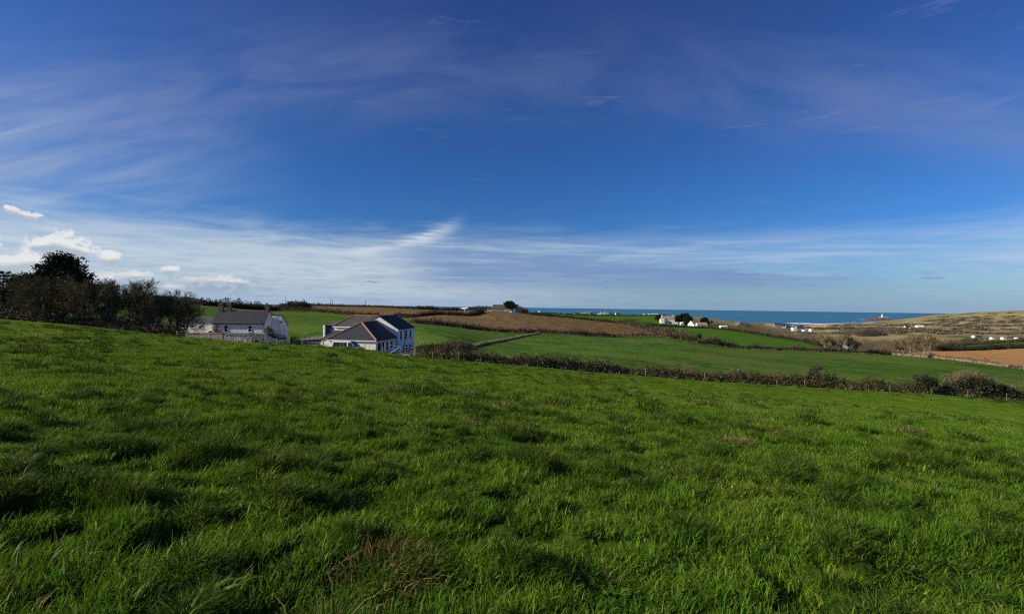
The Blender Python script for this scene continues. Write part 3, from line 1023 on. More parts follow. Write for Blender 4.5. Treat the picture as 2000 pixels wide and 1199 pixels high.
def cypress(name, label, px_, Y, H, W, seed, wind=0.0, tiers=11, group=None, flat=0.55, n_per=95, size=0.42, base=0.12, cone=False):
    """Monterey cypress: dark sprays built up in tilted shelves over a short stout trunk"""
    rng = np.random.default_rng(seed)
    p = P(px_, Y)
    t = thing(name, label, 'tree', p, 0, group)
    Vs, Fs, off = [], [], 0
    mb = MB()
    mb.tube([(0, 0, -0.4), (0.05 * H * wind, 0.1, H * 0.4), (wind * H * 0.15, 0, H * 0.85)], [H * 0.045, H * 0.03, H * 0.008], 8)
    for k in range(tiers):
        f = base + (1 - base) * (k + 0.5) / tiers
        rad = W * 0.5 * (min(1.0, (1 - f) * 1.45 + 0.05) ** 0.85 if cone else math.sin(math.pi * min(1.0, (1 - f) * 0.62 + 0.06)) ** 0.75) * rng.uniform(0.82, 1.14)
        m = max(4, int(9 * rad / (W * 0.5) + 3))
        for j in range(m):
            a = 2 * math.pi * (j + rng.random()) / m
            rr = rad * rng.uniform(0.45, 1.0)
            c = np.array([math.cos(a) * rr + wind * W * 0.3 * f, math.sin(a) * rr, H * f + rng.uniform(-0.03, 0.05) * H + rr * 0.10])
            e = np.array([W * 0.15, W * 0.15, W * 0.15 * flat]) * rng.uniform(0.75, 1.3)
            d = rng.normal(size=(n_per, 3))
            d /= np.linalg.norm(d, axis=1)[:, None]
            C = c + d * e * (rng.random((n_per, 1)) ** 0.5)
            outw = np.array([math.cos(a), math.sin(a), 0.75])
            aim = outw[None, :] + rng.normal(size=(n_per, 3)) * 0.45
            V, F = cards(rng, C, size * rng.uniform(0.6, 1.5, n_per), 2.6, 0.5, aim)
            Vs.append(V)
            Fs.append(F + off)
            off += len(V)
            if j % 2 == 0:
                mb.tube([(wind * H * 0.1 * f, 0, H * f * 0.82), tuple(c)], [H * 0.008, H * 0.003], 4)
    mb.build('trunk', M['bark'], t, True)
    link('crown', mesh_np('crown', np.concatenate(Vs), np.concatenate(Fs), M['needle']), t)
    return t


# ------------------------------------------------------------------ building builders
def win(parent, face, a, z, plane, w, h, fr=0.07, bars=(1, 1), sill=True, name='window', framem='frame'):
    """window standing proud of the wall; face 'f' looks to -y, 'r' to +x, 'l' to -x"""
    def bx(mb, a0, a1, z0, z1, d0, d1):
        if face == 'f':
            mb.box(a0, a1, plane - d1, plane - d0, z0, z1)
        elif face == 'r':
            mb.box(plane + d0, plane + d1, a0, a1, z0, z1)
        else:
            mb.box(plane - d1, plane - d0, a0, a1, z0, z1)
    a0, a1, z0, z1 = a - w / 2, a + w / 2, z, z + h
    m1 = MB()
    bx(m1, a0, a0 + fr, z0, z1, -0.05, 0.06)
    bx(m1, a1 - fr, a1, z0, z1, -0.05, 0.06)
    bx(m1, a0 + fr, a1 - fr, z0, z0 + fr, -0.05, 0.06)
    bx(m1, a0 + fr, a1 - fr, z1 - fr, z1, -0.05, 0.06)
    for k in range(bars[0]):
        x = a0 + w * (k + 1) / (bars[0] + 1)
        bx(m1, x - 0.02, x + 0.02, z0 + fr, z1 - fr, 0.022, 0.045)
    for k in range(bars[1]):
        y = z0 + h * (k + 1) / (bars[1] + 1)
        bx(m1, a0 + fr, a1 - fr, y - 0.03, y + 0.03, 0.02, 0.05)
    o = m1.build(name, M[framem], parent)
    m2 = MB()
    bx(m2, a0 + fr, a1 - fr, z0 + fr, z1 - fr, 0.0, 0.018)
    m2.build('pane', M['glass'], o)
    if sill:
        m3 = MB()
        bx(m3, a0 - 0.08, a1 + 0.08, z0 - 0.08, z0 - 0.003, -0.05, 0.12)
        m3.build('sill', M['frame'], o)
    return o


def chimney(parent, x, y, z0, w, d, h, pots=2, matn='brick'):
    mb = MB()
    mb.box(x - w / 2, x + w / 2, y - d / 2, y + d / 2, z0, z0 + h)
    mb.box(x - w / 2 - 0.06, x + w / 2 + 0.06, y - d / 2 - 0.06, y + d / 2 + 0.06, z0 + h + 0.002, z0 + h + 0.16)
    o = mb.build('chimney', M[matn], parent)
    for k in range(pots):
        mp = MB()
        mp.lathe([(0.12, 0), (0.10, 0.3), (0.13, 0.34), (0.13, 0.42), (0.09, 0.42)], 10, (0, 0))
        po = mp.build('chimney_pot', M['ridge'], o, True)
        po.location = (x + (k - (pots - 1) / 2) * 0.34, y, z0 + h + 0.162)
    return o


def gable_roof(parent, x0, x1, y0, y1, ze, zr, axis='x', over=0.18, t=0.14, m_='slate', ridge=True, gable_over=0.08):
    mb = MB()
    if axis == 'x':
        yc = (y0 + y1) / 2
        s = (zr - ze) / (yc - y0)
        a, b = x0 - gable_over, x1 + gable_over
        mb.slab([(a, y0 - over, ze - s * over + t), (b, y0 - over, ze - s * over + t), (b, yc, zr + t), (a, yc, zr + t)], t * 0.9)
        mb.slab([(a, y1 + over, ze - s * over + t), (a, yc, zr + t), (b, yc, zr + t), (b, y1 + over, ze - s * over + t)], t * 0.9)
    else:
        xc = (x0 + x1) / 2
        s = (zr - ze) / (xc - x0)
        a, b = y0 - gable_over, y1 + gable_over
        mb.slab([(x0 - over, a, ze - s * over + t), (xc, a, zr + t), (xc, b, zr + t), (x0 - over, b, ze - s * over + t)], t * 0.9)
        mb.slab([(x1 + over, a, ze - s * over + t), (x1 + over, b, ze - s * over + t), (xc, b, zr + t), (xc, a, zr + t)], t * 0.9)
    o = mb.build('roof', M[m_], parent)
    if ridge:
        r = MB()
        if axis == 'x':
            r.tube([(a, yc, zr + t), (b, yc, zr + t)], 0.13, 6)
        else:
            r.tube([(xc, a, zr + t), (xc, b, zr + t)], 0.13, 6)
        r.build('ridge_tiles', M['ridge'], o)
    return o


def gable_walls(parent, x0, x1, y0, y1, z0, ze, zr, axis='x', m_='white_wall'):
    mb = MB()
    if axis == 'x':
        yc = (y0 + y1) / 2
        mb.prism([(y0, z0), (y1, z0), (y1, ze), (yc, zr), (y0, ze)], 0, x0, x1)
    else:
        xc = (x0 + x1) / 2
        mb.prism([(x0, z0), (x1, z0), (x1, ze), (xc, zr), (x0, ze)], 1, y0, y1)
    return mb.build('wall', M[m_], parent)

# ------------------------------------------------------------------ the white house


def white_house():
    z0 = -7.9
    ox, oy = -60.0, 114.7
    t = thing('white_house', 'long white two-storey house with slate roof and brick chimneys, behind the palm', 'house', (ox, oy, z0), RAD(4.5))
    X0, X1, Y0, Y1 = -5.5, 5.5, -2.7, 2.7
    ze, zr = 5.1, 7.75
    gable_walls(t, X0, X1, Y0, Y1, -1.2, ze, zr)
    roof = gable_roof(t, X0, X1, Y0, Y1, ze, zr, ridge=False)
    r = MB()
    r.tube([(-2.6, 0, zr + 0.14), (4.9, 0, zr + 0.14)], 0.14, 6)
    r.build('ridge_tiles', M['ridge'], roof)
    g = MB()
    g.tube([(X0 - 0.1, Y0 - 0.27, ze - 0.03), (X1 + 0.05, Y0 - 0.27, ze - 0.03)], 0.09, 6)
    g.build('gutter', M['dark_trim'], t)
    d = MB()
    d.tube([(X1 - 0.05, Y0 - 0.1, ze - 0.1), (X1 - 0.05, Y0 - 0.1, -0.5)], 0.06, 6)
    d.build('downpipe', M['dark_trim'], t)
    chimney(t, -4.9, 0, zr - 0.5, 0.95, 0.75, 2.0, 2)
    chimney(t, -3.25, 0.1, zr - 0.5, 0.95, 0.75, 1.95, 1)
    chimney(t, 5.05, 0, zr - 0.5, 0.7, 0.75, 1.9, 1)
    for x in (-2.6, 2.45):
        win(t, 'f', x, 3.3, Y0, 0.85, 1.4, 0.09, (0, 1))
    for x in (-2.3, 0.4, 2.4):
        win(t, 'f', x, 0.35, Y0, 1.0, 1.3, 0.09, (1, 1))
    door = MB()
    door.box(3.5, 4.4, Y0 - 0.05, Y0 + 0.02, -0.6, 1.5)
    door.build('door', M['dark_trim'], t)
    # back wing: upright front, roof falling away to the rear
    wx0, wx1, wy0, wy1 = 2.0, 7.6, 1.4, 5.5
    zf, zb = 7.0, 4.45
    w = MB()
    w.prism([(wy0, -1.2), (wy1, -1.2), (wy1, zb), (wy0, zf)], 0, wx0, wx1)
    w.build('wing_wall', M['white_wall'], t)
    s = MB()
    s.slab([(wx0, wy0 - 0.1, zf + 0.2), (wx1 + 0.12, wy0 - 0.1, zf + 0.2), (wx1 + 0.12, wy1 + 0.2, zb + 0.03), (wx0, wy1 + 0.2, zb + 0.03)], 0.16)
    ro = s.build('wing_roof', M['slate'], t)
    r = MB()
    r.tube([(wx0 + 3.4, wy0 - 0.1, zf + 0.2), (wx1 + 0.1, wy0 - 0.1, zf + 0.2)], 0.1, 6)
    r.build('ridge_tiles', M['ridge'], ro)
    win(t, 'r', wy0 + 0.95, -0.3, wx1, 1.1, 1.5, 0.14, (1, 1))
    # vertical run of dark letter shapes, too small to read, and a star-like badge under it
    for k in range(9):
        mb = MB()
        zt = 4.55 - k * 0.2
        y = wy0 + 1.55
        mb.box(wx1 + 0.01, wx1 + 0.03, y - 0.12, y - 0.07, zt - 0.15, zt)
        if k % 2:
            mb.box(wx1 + 0.01, wx1 + 0.03, y + 0.07, y + 0.12, zt - 0.15, zt)
        mb.box(wx1 + 0.01, wx1 + 0.03, y - 0.066, y + 0.066, zt - (0.04 if k % 3 else 0.15), zt - (0.0 if k % 3 else 0.11))
        mb.build('letter', M['dark_trim'], t)
    for zc, rr in ((2.35, 0.3), (1.95, 0.22)):
        n = 10
        poly = []
        for k in range(n):
            a = 2 * math.pi * k / n + 0.3
            q = rr if k % 2 == 0 else rr * 0.4
            poly.append((wy0 + 1.7 + q * math.cos(a), zc + q * math.sin(a)))
        mb = MB()
        mb.prism(poly, 0, wx1 + 0.01, wx1 + 0.035)
        mb.build('emblem', M['dark_trim'], t)
    lamp = MB()
    lamp.box(wx1 - 0.3, wx1 + 0.35, wy0 - 0.45, wy0 - 0.02, 5.25, 5.42)
    lamp.tube([(wx1 - 0.1, wy0 - 0.2, 5.4), (wx1 - 0.1, wy0 - 0.05, 5.65)], 0.04, 6)
    lamp.build('floodlight', M['dark_trim'], t)
    # aerial
    a = MB()
    a.tube([(-3.0, 0.1, zr + 1.4), (-3.0, 0.1, zr + 4.1)], 0.035, 6)
    for k in range(4):
        a.tube([(-3.45 + 0.05 * k, 0.1, zr + 3.2 + 0.22 * k), (-2.55 - 0.05 * k, 0.1, zr + 3.2 + 0.22 * k)], 0.018, 4)
    a.build('aerial', M['galv'], t)
    # lean-to conservatory
    cx0, cx1, cy0, cy1 = -1.9, 4.7, -5.2, -2.72
    zt, zl = 3.05, 2.35
    gl = MB()
    gl.slab([(cx0, cy0, zl), (cx1 - 0.9, cy0, zl), (cx1, cy1, zt), (cx0 + 0.4, cy1, zt)], 0.03)
    con = gl.build('conservatory_roof', M['glass'], t)
    n = 7
    for k in range(n):
        f = k / (n - 1)
        b = MB()
        b.tube([(cx0 + f * (cx1 - 0.9 - cx0), cy0, zl + 0.04), (cx0 + 0.4 + f * (cx1 - cx0 - 0.4), cy1, zt + 0.04)], 0.035, 4)
        b.build('rafter', M['frame'], con)
    b = MB()
    b.box(cx0 - 0.05, cx1 - 0.85, cy0 - 0.08, cy0 + 0.02, zl - 0.16, zl - 0.035)
    b.build('eaves_beam', M['frame'], con)
    for k in range(6):
        x = cx0 + 0.05 + k * (cx1 - 1.0 - cx0) / 5
        b = MB()
        b.box(x - 0.045, x + 0.045, cy0 - 0.05, cy0 + 0.0, -1.0, zl - 0.162)
        b.build('post', M['frame'], con)
    g2 = MB()
    g2.box(cx0 + 0.05, cx1 - 1.0, cy0 + 0.005, cy0 + 0.02, 0.2, zl - 0.17)
    gm = bpy.data.materials.new('clear_glass')
    gm.use_nodes = True
    bs = gm.node_tree.nodes['Principled BSDF']
    bs.inputs['Base Color'].default_value = (0.85, 0.9, 0.9, 1)
    bs.inputs['Alpha'].default_value = 0.25
    bs.inputs['Roughness'].default_value = 0.06
    g2.build('glazing', gm, con)
    return t


white_house()


def pot_palm():
    p = P(524, 107.5)
    t = thing('palm_tree', 'spiky green palm with a single slim trunk beside the white gable', 'palm tree', p)
    top = at(524, 646, 107.5).z - p.z
    mb = MB()
    mb.tube([(0, 0, -0.5), (0.06, 0, top * 0.5), (0, 0, top)], [0.17, 0.13, 0.12], 8)
    mb.build('trunk', M['bark'], t, True)
    rng = np.random.default_rng(4)
    V, F = [], []
    for k in range(300):
        d = rng.normal(size=3)
        d[2] = abs(d[2]) * 0.9 - 0.35
        d /= np.linalg.norm(d)
        L = rng.uniform(1.1, 1.85)
        s = np.cross(d, (0, 0, 1.0))
        s = s / (np.linalg.norm(s) + 1e-6) * 0.045
        o = np.array([0, 0, top])
        m_ = o + d * L * 0.6 + np.array([0, 0, 0.05])
        e = o + d * L + np.array([0, 0, -0.28 * L])
        b = len(V)
        V += [o - s * 0.6, o + s * 0.6, m_ + s, m_ - s, e + s * 0.15, e - s * 0.15]
        F += [(b, b + 1, b + 2, b + 3), (b + 3, b + 2, b + 4, b + 5)]
    link('crown', mesh_np('crown', np.array(V), F, M['palm']), t)


pot_palm()


def shade_sail():
    p = P(541, 109)
    t = thing('shade_sail', 'black stretched canopy on posts in front of the white gable', 'canopy', p)
    z = [at(522, 650.5, 108).z - p.z, at(560, 659.5, 107).z - p.z, at(556, 655, 111).z - p.z, at(530, 649, 111.5).z - p.z]
    cs = [np.array([at(521, 650, 108).x - p.x, -1.0, z[0]]), np.array([at(561, 659, 107).x - p.x, -2.0, z[1]]), np.array([at(556, 655, 111).x - p.x, 2.0, z[2]]), np.array([at(530, 649, 111).x - p.x, 2.0, z[3]])]
    n = 8
    V = []
    for i in range(n + 1):
        for j in range(n + 1):
            u, v = i / n, j / n
            q = cs[0] * (1 - u) * (1 - v) + cs[1] * u * (1 - v) + cs[2] * u * v + cs[3] * (1 - u) * v
            q = q + np.array([0, 0, -0.75 * math.sin(math.pi * u) ** 0.8 * (1 - v) ** 1.2 - 0.1 * math.sin(math.pi * v)])
            V.append(q)
    V = np.array(V)
    V = np.concatenate([V, V - np.array([0, 0, 0.05])])
    m_ = (n + 1) ** 2
    F = []
    for i in range(n):
        for j in range(n):
            a = i * (n + 1) + j
            F += [(a, a + 1, a + n + 2, a + n + 1), (m_ + a, m_ + a + n + 1, m_ + a + n + 2, m_ + a + 1)]
    link('sail', mesh_np('sail', V, F, M['canvas'], smooth=True), t)
    for c in cs[:2] + [(cs[0] * 0.6 + cs[1] * 0.4)]:
        mb = MB()
        mb.tube([(c[0], c[1], -0.6), (c[0], c[1], c[2] + 0.05)], 0.06, 6)
        mb.build('post', M['dark_timber'], t)


shade_sail()


def closed_parasol():
    p = P(556.5, 105.5)
    t = thing('closed_parasol', 'furled black parasol standing under the lettering of the white gable', 'parasol', p)
    h = at(556.5, 652.5, 105.5).z - p.z
    mb = MB()
    mb.tube([(0, 0, -0.3), (0, 0, h)], 0.035, 6)
    mb.build('pole', M['dark_timber'], t)
    mb = MB()
    mb.lathe([(0.22, h * 0.3), (0.20, h * 0.55), (0.12, h * 0.85), (0.03, h * 1.0)], 8)
    mb.build('canopy', M['canvas'], t, True)


closed_parasol()


def outbuilding():
    p = P(390, 120)
    z0 = p.z
    t = thing('long_shed', 'low white outbuilding with lichen-brown slate roof behind the bare trees', 'outbuilding', (p.x, 120, z0), RAD(2))
    ze = at(390, 630.5, 118).z - z0
    zr = at(390, 619, 120).z - z0
    xa, xb = at(357, 630, 118).x - p.x, at(423, 630, 118).x - p.x
    gable_walls(t, xa, xb, -2.4, 2.4, -1, ze, zr)
    gable_roof(t, xa, xb, -2.4, 2.4, ze, zr, m_='old_slate', ridge=False)
    for k, x in enumerate((-2.3, -0.4, 1.6)):
        win(t, 'f', x, ze - 1.25, -2.4, 0.9, 0.8, 0.08, (1, 0))
    win(t, 'r', 0.4, ze - 1.25, xb, 0.8, 0.8, 0.08, (0, 0))
    door = MB()
    door.box(xb - 1.7, xb - 0.8, -2.45, -2.38, -0.5, 1.6)
    door.build('door', M['dark_trim'], t)
    # stone bank wall in front of both
    nodes = [(362, 104), (400, 103.5), (436, 103)]
    tops = [652, 651, 652]
    a = [at(q[0], tp, q[1]) for q, tp in zip(nodes, tops)]
    w = thing('garden_wall', 'brown stone garden wall between the bare trees and the conservatory', 'wall', P(400, 103.5))
    o = w.location
    mb = MB()
    for i in range(2):
        u, v = a[i] - o, a[i + 1] - o
        mb.add([(u.x, u.y - 0.25, -2.5), (v.x, v.y - 0.25, -2.5), (v.x, v.y + 0.25, -2.5), (u.x, u.y + 0.25, -2.5), (u.x, u.y - 0.25, u.z), (v.x, v.y - 0.25, v.z), (v.x, v.y + 0.25, v.z), (u.x, u.y + 0.25, u.z)],
               [(0, 3, 2, 1), (4, 5, 6, 7), (0, 1, 5, 4), (1, 2, 6, 5), (2, 3, 7, 6), (3, 0, 4, 7)])
    mb.build('stonework', M['stone'], w)
    mb = MB()
    for i in range(2):
        u, v = a[i] - o, a[i + 1] - o
        mb.slab([(u.x, u.y - 0.32, u.z + 0.13), (v.x, v.y - 0.32, v.z + 0.13), (v.x, v.y + 0.32, v.z + 0.13), (u.x, u.y + 0.32, u.z + 0.13)], 0.125)
    mb.build('coping', M['stone'], w)


outbuilding()
# bare brown creeper on the house front
leafy('climbing_plant', 'leafless brown climber on the white house front below the chimney pair', 'climber', (-64.6, 111.5, -7.9), [(0, 0, 4.2, 0.85, 0.35, 0.85), (0.3, 0, 3.0, 0.8, 0.35, 0.9), (-0.4, 0, 2.2, 0.6, 0.3, 1.0)], 900, 0.22, [(0.10, 0.055, 0.035), (0.14, 0.085, 0.055), (0.07, 0.04, 0.03)], None, 12, 3.0)


# ------------------------------------------------------------------ the barn
def barn():
    yaw = RAD(-7.0)
    c0 = Vector((-24.4, 92.0))
    z0 = -7.45
    t = thing('stone_barn', 'rambling white farm building with hipped slate roofs and orange ridge tiles', 'barn', (c0.x, c0.y, z0), yaw)
    eA = EYE - 6.31 - z0          # eaves of the low front range
    rA = at(707, 629.8, 97).z - z0
    W, L = 9.0, 10.4
    # A: low range, local x from -W to 0, y from 0 to L
    w = MB()
    w.box(-W, 0, 0, L, -1.5, eA)
    w.build('wall', M['cream_wall'], t)
    r = MB()
    o = 0.25
    hip, end = (-4.5, 4.3, rA), (-4.2, L + 0.2, rA + 0.15)
    ov = eA - 0.05
    A, B_, C_, D = (-W - o, -o, ov), (o, -o, ov), (o, L + 0.2, ov), (-W - o, L + 0.2, ov)
    r.add([A, B_, C_, D, hip, end, (A[0], A[1], ov - 0.12), (B_[0], B_[1], ov - 0.12), (C_[0], C_[1], ov - 0.12), (D[0], D[1], ov - 0.12)],
          [(0, 1, 4), (1, 2, 5, 4), (2, 3, 5), (3, 0, 4, 5), (0, 6, 7, 1), (1, 7, 8, 2), (2, 8, 9, 3), (3, 9, 6, 0), (6, 9, 8, 7)])
    ra = r.build('roof', M['slate'], t)
    for a, b in ((A, hip), (B_, hip), (hip, end)):
        q = MB()
        q.tube([Vector(a) + Vector((0, 0, 0.05)), Vector(b) + Vector((0, 0, 0.05))], 0.15, 6)
        q.build('ridge_tiles', M['ridge'], ra)
    f = MB()
    f.box(-W - 0.2, 0.2, -o - 0.06, -o - 0.003, ov - 0.2, ov - 0.02)
    f.build('fascia', M['white_paint'], t)
    g = MB()
    g.tube([(o + 0.07, -o, ov - 0.08), (o + 0.07, L, ov - 0.08)], 0.07, 6)
    g.build('gutter', M['dark_trim'], t)
    for k, y in enumerate((1.6, 3.6, 5.6, 8.0)):
        win(t, 'r', y, eA - 2.1, 0, 0.85 if k else 1.3, 1.55, 0.07, (0, 1), framem='dark_trim')
    # little porch roof to the left of the hip
    p = MB()
    p.add([(-W - 1.6, -o + 0.3, ov + 0.05), (-W + 3.3, -o + 0.3, ov + 0.05), (-W + 3.2, 2.8, ov + 1.55), (-W - 0.1, 2.8, ov + 1.55), (-W - 1.6, 4.5, ov + 0.05), (-W + 3.3, 4.5, ov + 0.05), (-W - 1.6, -o + 0.3, ov - 0.1), (-W - 1.6, 4.5, ov - 0.1)],
          [(0, 1, 2, 3), (0, 3, 4), (3, 2, 5, 4), (0, 4, 7, 6)])
    p.build('porch_roof', M['slate'], t)
    p = MB()
    p.box(-W - 1.4, -W - 0.01, 0.3, 4.3, -1.5, ov - 0.11)
    p.build('porch_wall', M['cream_wall'], t)
    # B: two-storey gabled range behind
    yb = L + 0.25
    eB = at(775, 643.5, 102).z - z0
    rB = at(734.7, 617.5, 102.6).z - z0
    x1 = 0.35
    x0 = x1 - 8.3
    Lb = 10.4
    gable_walls(t, x0, x1, yb, yb + Lb, -1.5, eB, rB, 'y')
    gable_roof(t, x0, x1, yb, yb + Lb, eB, rB, 'y', ridge=False, gable_over=0.14)
    for k, y in enumerate((1.7, 4.9, 7.7)):
        win(t, 'r', yb + y, eB - 2.2, x1, 0.8, 1.8, 0.06, (0, 1), framem='dark_trim')
    for k, y in enumerate((1.0, 3.2, 5.3, 7.6)):
        win(t, 'r', yb + y, eB - 5.2, x1, 0.7, 1.7, 0.06, (0, 1), framem='dark_trim')
    d = MB()
    d.tube([(x1 + 0.08, yb + 4.0, eB - 0.2), (x1 + 0.08, yb + 4.0, -0.8)], 0.05, 6)
    d.build('downpipe', M['dark_trim'], t)
    v = MB()
    v.tube([(x1 - 0.7, yb + 4.6, eB + 0.2), (x1 - 0.7, yb + 4.6, eB + 1.1)], 0.12, 8)
    v.build('flue', M['brick'], t)
    # C: range to the left with its own hipped end
    eC = at(668, 638, 103).z - z0
    cx0 = -13.3
    yc0, yc1 = yb + 0.4, yb + 7.6
    w = MB()
    w.box(cx0, x0 + 4.0, yc0, yc1, -1.5, eC)
    w.build('wall', M['cream_wall'], t)
    r = MB()
    ym = (yc0 + yc1) / 2
    rC = rB - 0.05
    a0, a1, b0, b1 = (cx0 - 0.25, yc0 - 0.25, eC), (x0 + 4.15, yc0 - 0.25, eC), (cx0 - 0.25, yc1 + 0.25, eC), (x0 + 4.15, yc1 + 0.25, eC)
    h0, h1 = (cx0 + 2.6, ym, rC), (x0 + 4.15, ym, rC)
    r.add([a0, a1, b1, b0, h0, h1] + [(q[0], q[1], eC - 0.14) for q in (a0, a1, b1, b0)], [(0, 1, 5, 4), (1, 2, 5), (2, 3, 4, 5), (3, 0, 4), (0, 6, 7, 1), (1, 7, 8, 2), (2, 8, 9, 3), (3, 9, 6, 0), (6, 9, 8, 7)])
    rc = r.build('roof', M['old_slate'], t)
    for a, b in ((a0, h0), (h0, h1)):
        q = MB()
        q.tube([Vector(a) + Vector((0, 0, 0.05)), Vector(b) + Vector((0, 0, 0.05))], 0.12, 6)
        q.build('ridge_tiles', M['ridge'], rc)
    f = MB()
    f.box(cx0 - 0.2, x0 + 4.0, yc0 - 0.33, yc0 - 0.253, eC - 0.2, eC - 0.02)
    f.build('fascia', M['white_paint'], t)
    # blue boarded annexe with a white end pier
    zt = at(640, 637, 101).z - z0
    n = MB()
    n.box(cx0 - 2.0, cx0 - 0.02, yc0 + 0.3, yc0 + 4.5, -1.5, zt)
    n.build('annexe_wall', M['navy'], t)
    n = MB()
    n.box(cx0 - 2.35, cx0 - 2.02, yc0 - 0.1, yc0 + 4.5, -1.5, zt + 0.05)
    n.build('pier', M['white_wall'], t)
    n = MB()
    n.slab([(cx0 - 2.4, yc0 - 0.1, zt + 0.12), (cx0 + 0.4, yc0 - 0.1, zt + 0.12), (cx0 + 1.0, yc0 + 2.3, zt + 0.85), (cx0 - 0.9, yc0 + 2.3, zt + 0.85)], 0.06)
    n.build('annexe_roof', M['old_slate'], t)
    n = MB()
    n.box(cx0 - 1.4, cx0 - 0.5, yc0 + 0.24, yc0 + 0.29, 0.4, 2.4)
    n.build('door', M['dark_trim'], t)
    n = MB()
    for k in range(5):
        n.box(cx0 - 2.3 + 0.0, cx0 - 1.2, yc0 - 0.4 - 0.35 * (k + 1), yc0 - 0.4 - 0.35 * k + 0.0, -1.5, 1.9 - 0.3 * k)
    n.build('steps', M['pale_stone'], t)


barn()


def van():
    Y = 86.0
    xa, xb = at(648, 672, Y).x, at(710.5, 672, Y).x
    L = xb - xa
    zr = at(680, 665.5, Y).z
    g = zr - 1.98
    t = thing('parked_van', 'white camper van with dark side windows parked in front of the barn', 'van', ((xa + xb) / 2, Y, g), RAD(-9))
    h = L / 2
    body = [(-h, 0.35), (-h, 0.95), (-h + 0.08, 1.05), (-h + 0.32, 1.86), (-h + 0.5, 1.96), (h - 2.15, 1.98), (h - 1.85, 1.9), (h - 0.95, 1.08), (h - 0.15, 0.86), (h, 0.7), (h, 0.35), (h - 0.55, 0.3), (-h + 0.4, 0.3)]
    mb = MB()
    mb.prism(body, 1, -0.9, 0.9)
    mb.build('body', M['van_paint'], t)
    # tapered side glazing, set 1 cm proud, both sides
    for s in (-1, 1):
        y = s * 0.905
        panes = [[(-h + 0.42, 1.08), (-h + 1.75, 1.08), (-h + 1.75, 1.76), (-h + 0.62, 1.76)], [(-h + 1.82, 1.08), (-h + 2.95, 1.08), (-h + 2.95, 1.76), (-h + 1.82, 1.76)], [(-h + 3.18, 1.08), (h - 1.15, 1.08), (h - 1.72, 1.76), (-h + 3.18, 1.76)]]
        for q in panes:
            w = MB()
            w.prism(q, 1, min(y, y + s * 0.012), max(y, y + s * 0.012))
            w.build('side_window', M['glass'], t)
        for x in (-h + 0.95, h - 0.95):
            w = MB()
            n = 16
            w.prism([(x + 0.33 * math.cos(2 * math.pi * k / n), 0.33 + 0.33 * math.sin(2 * math.pi * k / n)) for k in range(n)], 1, s * 0.92 - 0.1, s * 0.92 + 0.1)
            wh = w.build('wheel', M['rubber'], t)
            w = MB()
            w.prism([(x + 0.19 * math.cos(2 * math.pi * k / n), 0.33 + 0.19 * math.sin(2 * math.pi * k / n)) for k in range(n)], 1, s * 1.03 - 0.02, s * 1.03 + 0.02)
            w.build('rim', M['galv'], wh)
        m_ = MB()
        m_.box(h - 1.25, h - 1.05, min(s * 0.91, s * 1.1), max(s * 0.91, s * 1.1), 1.05, 1.28)
        m_.build('wing_mirror', M['rubber'], t)
        l = MB()
        l.box(h - 0.1, h + 0.012, s * 0.72 - 0.16, s * 0.72 + 0.16, 0.62, 0.8)
        l.build('headlight', M['frame'], t)
    w = MB()
    d = Vector((0.82, 0, 0.9)).normalized() * 0.012
    w.add([(h - 1.80 + d.x, -0.78, 1.86 + d.z), (h - 1.80 + d.x, 0.78, 1.86 + d.z), (h - 1.0 + d.x, 0.82, 1.12 + d.z), (h - 1.0 + d.x, -0.82, 1.12 + d.z), (h - 1.85, -0.78, 1.84), (h - 1.85, 0.78, 1.84), (h - 1.06, 0.82, 1.12), (h - 1.06, -0.82, 1.12)], [(0, 1, 2, 3), (7, 6, 5, 4), (0, 4, 5, 1), (1, 5, 6, 2), (2, 6, 7, 3), (3, 7, 4, 0)])
    w.build('windscreen', M['glass'], t)
    b = MB()
    b.box(h - 0.06, h + 0.05, -0.88, 0.88, 0.36, 0.55)
    b.build('bumper', M['rubber'], t)


van()


def gate():
    Y = 72.2
    a, b = P(754, Y), P(808.5, Y + 0.3)
    t = thing('field_gate', 'galvanised five-bar field gate with crossed braces beside the barn', 'gate', a, math.atan2(b.y - a.y, b.x - a.x))
    L = (b - a).length
    dz = b.z - a.z

    def q(x, z):
        return (x, 0, z + dz * x / L)
    H = 1.28
    for k, z in enumerate((0.12, 0.36, 0.60, 0.88, H)):
        mb = MB()
        mb.tube([q(0.03, z), q(L - 0.03, z)], 0.035 if k == 4 else 0.027, 6)
        mb.build('bar', M['galv'], t)
    for x in (0.03, L / 2, L - 0.03):
        mb = MB()
        mb.tube([q(x, 0.1), q(x, H)], 0.032, 6)
        mb.build('upright', M['galv'], t)
    for s in (-1, 1):
        mb = MB()
        mb.tube([q(L / 2 + s * L * 0.36, 0.12), q(L / 2, H)], 0.024, 6)
        mb.build('brace', M['galv'], t)
    for (x, nm, lab) in ((752, 'timber', 'pale timber post at the hinge end of the field gate, barn side'), (810.5, 'timber', 'weathered timber post where the field gate meets the hedge')):
        p = P(x, Y)
        mb = MB()
        mb.box(-0.09, 0.09, -0.09, 0.09, -0.5, 1.42)
        mb.add([(-0.09, -0.09, 1.42), (0.09, -0.09, 1.42), (0.09, 0.09, 1.42), (-0.09, 0.09, 1.42), (0, 0, 1.5)], [(0, 1, 4), (1, 2, 4), (2, 3, 4), (3, 0, 4)])
        o = mb.build('gate_post', M[nm])
        o.location = p
        tag(o, lab, 'post')


gate()


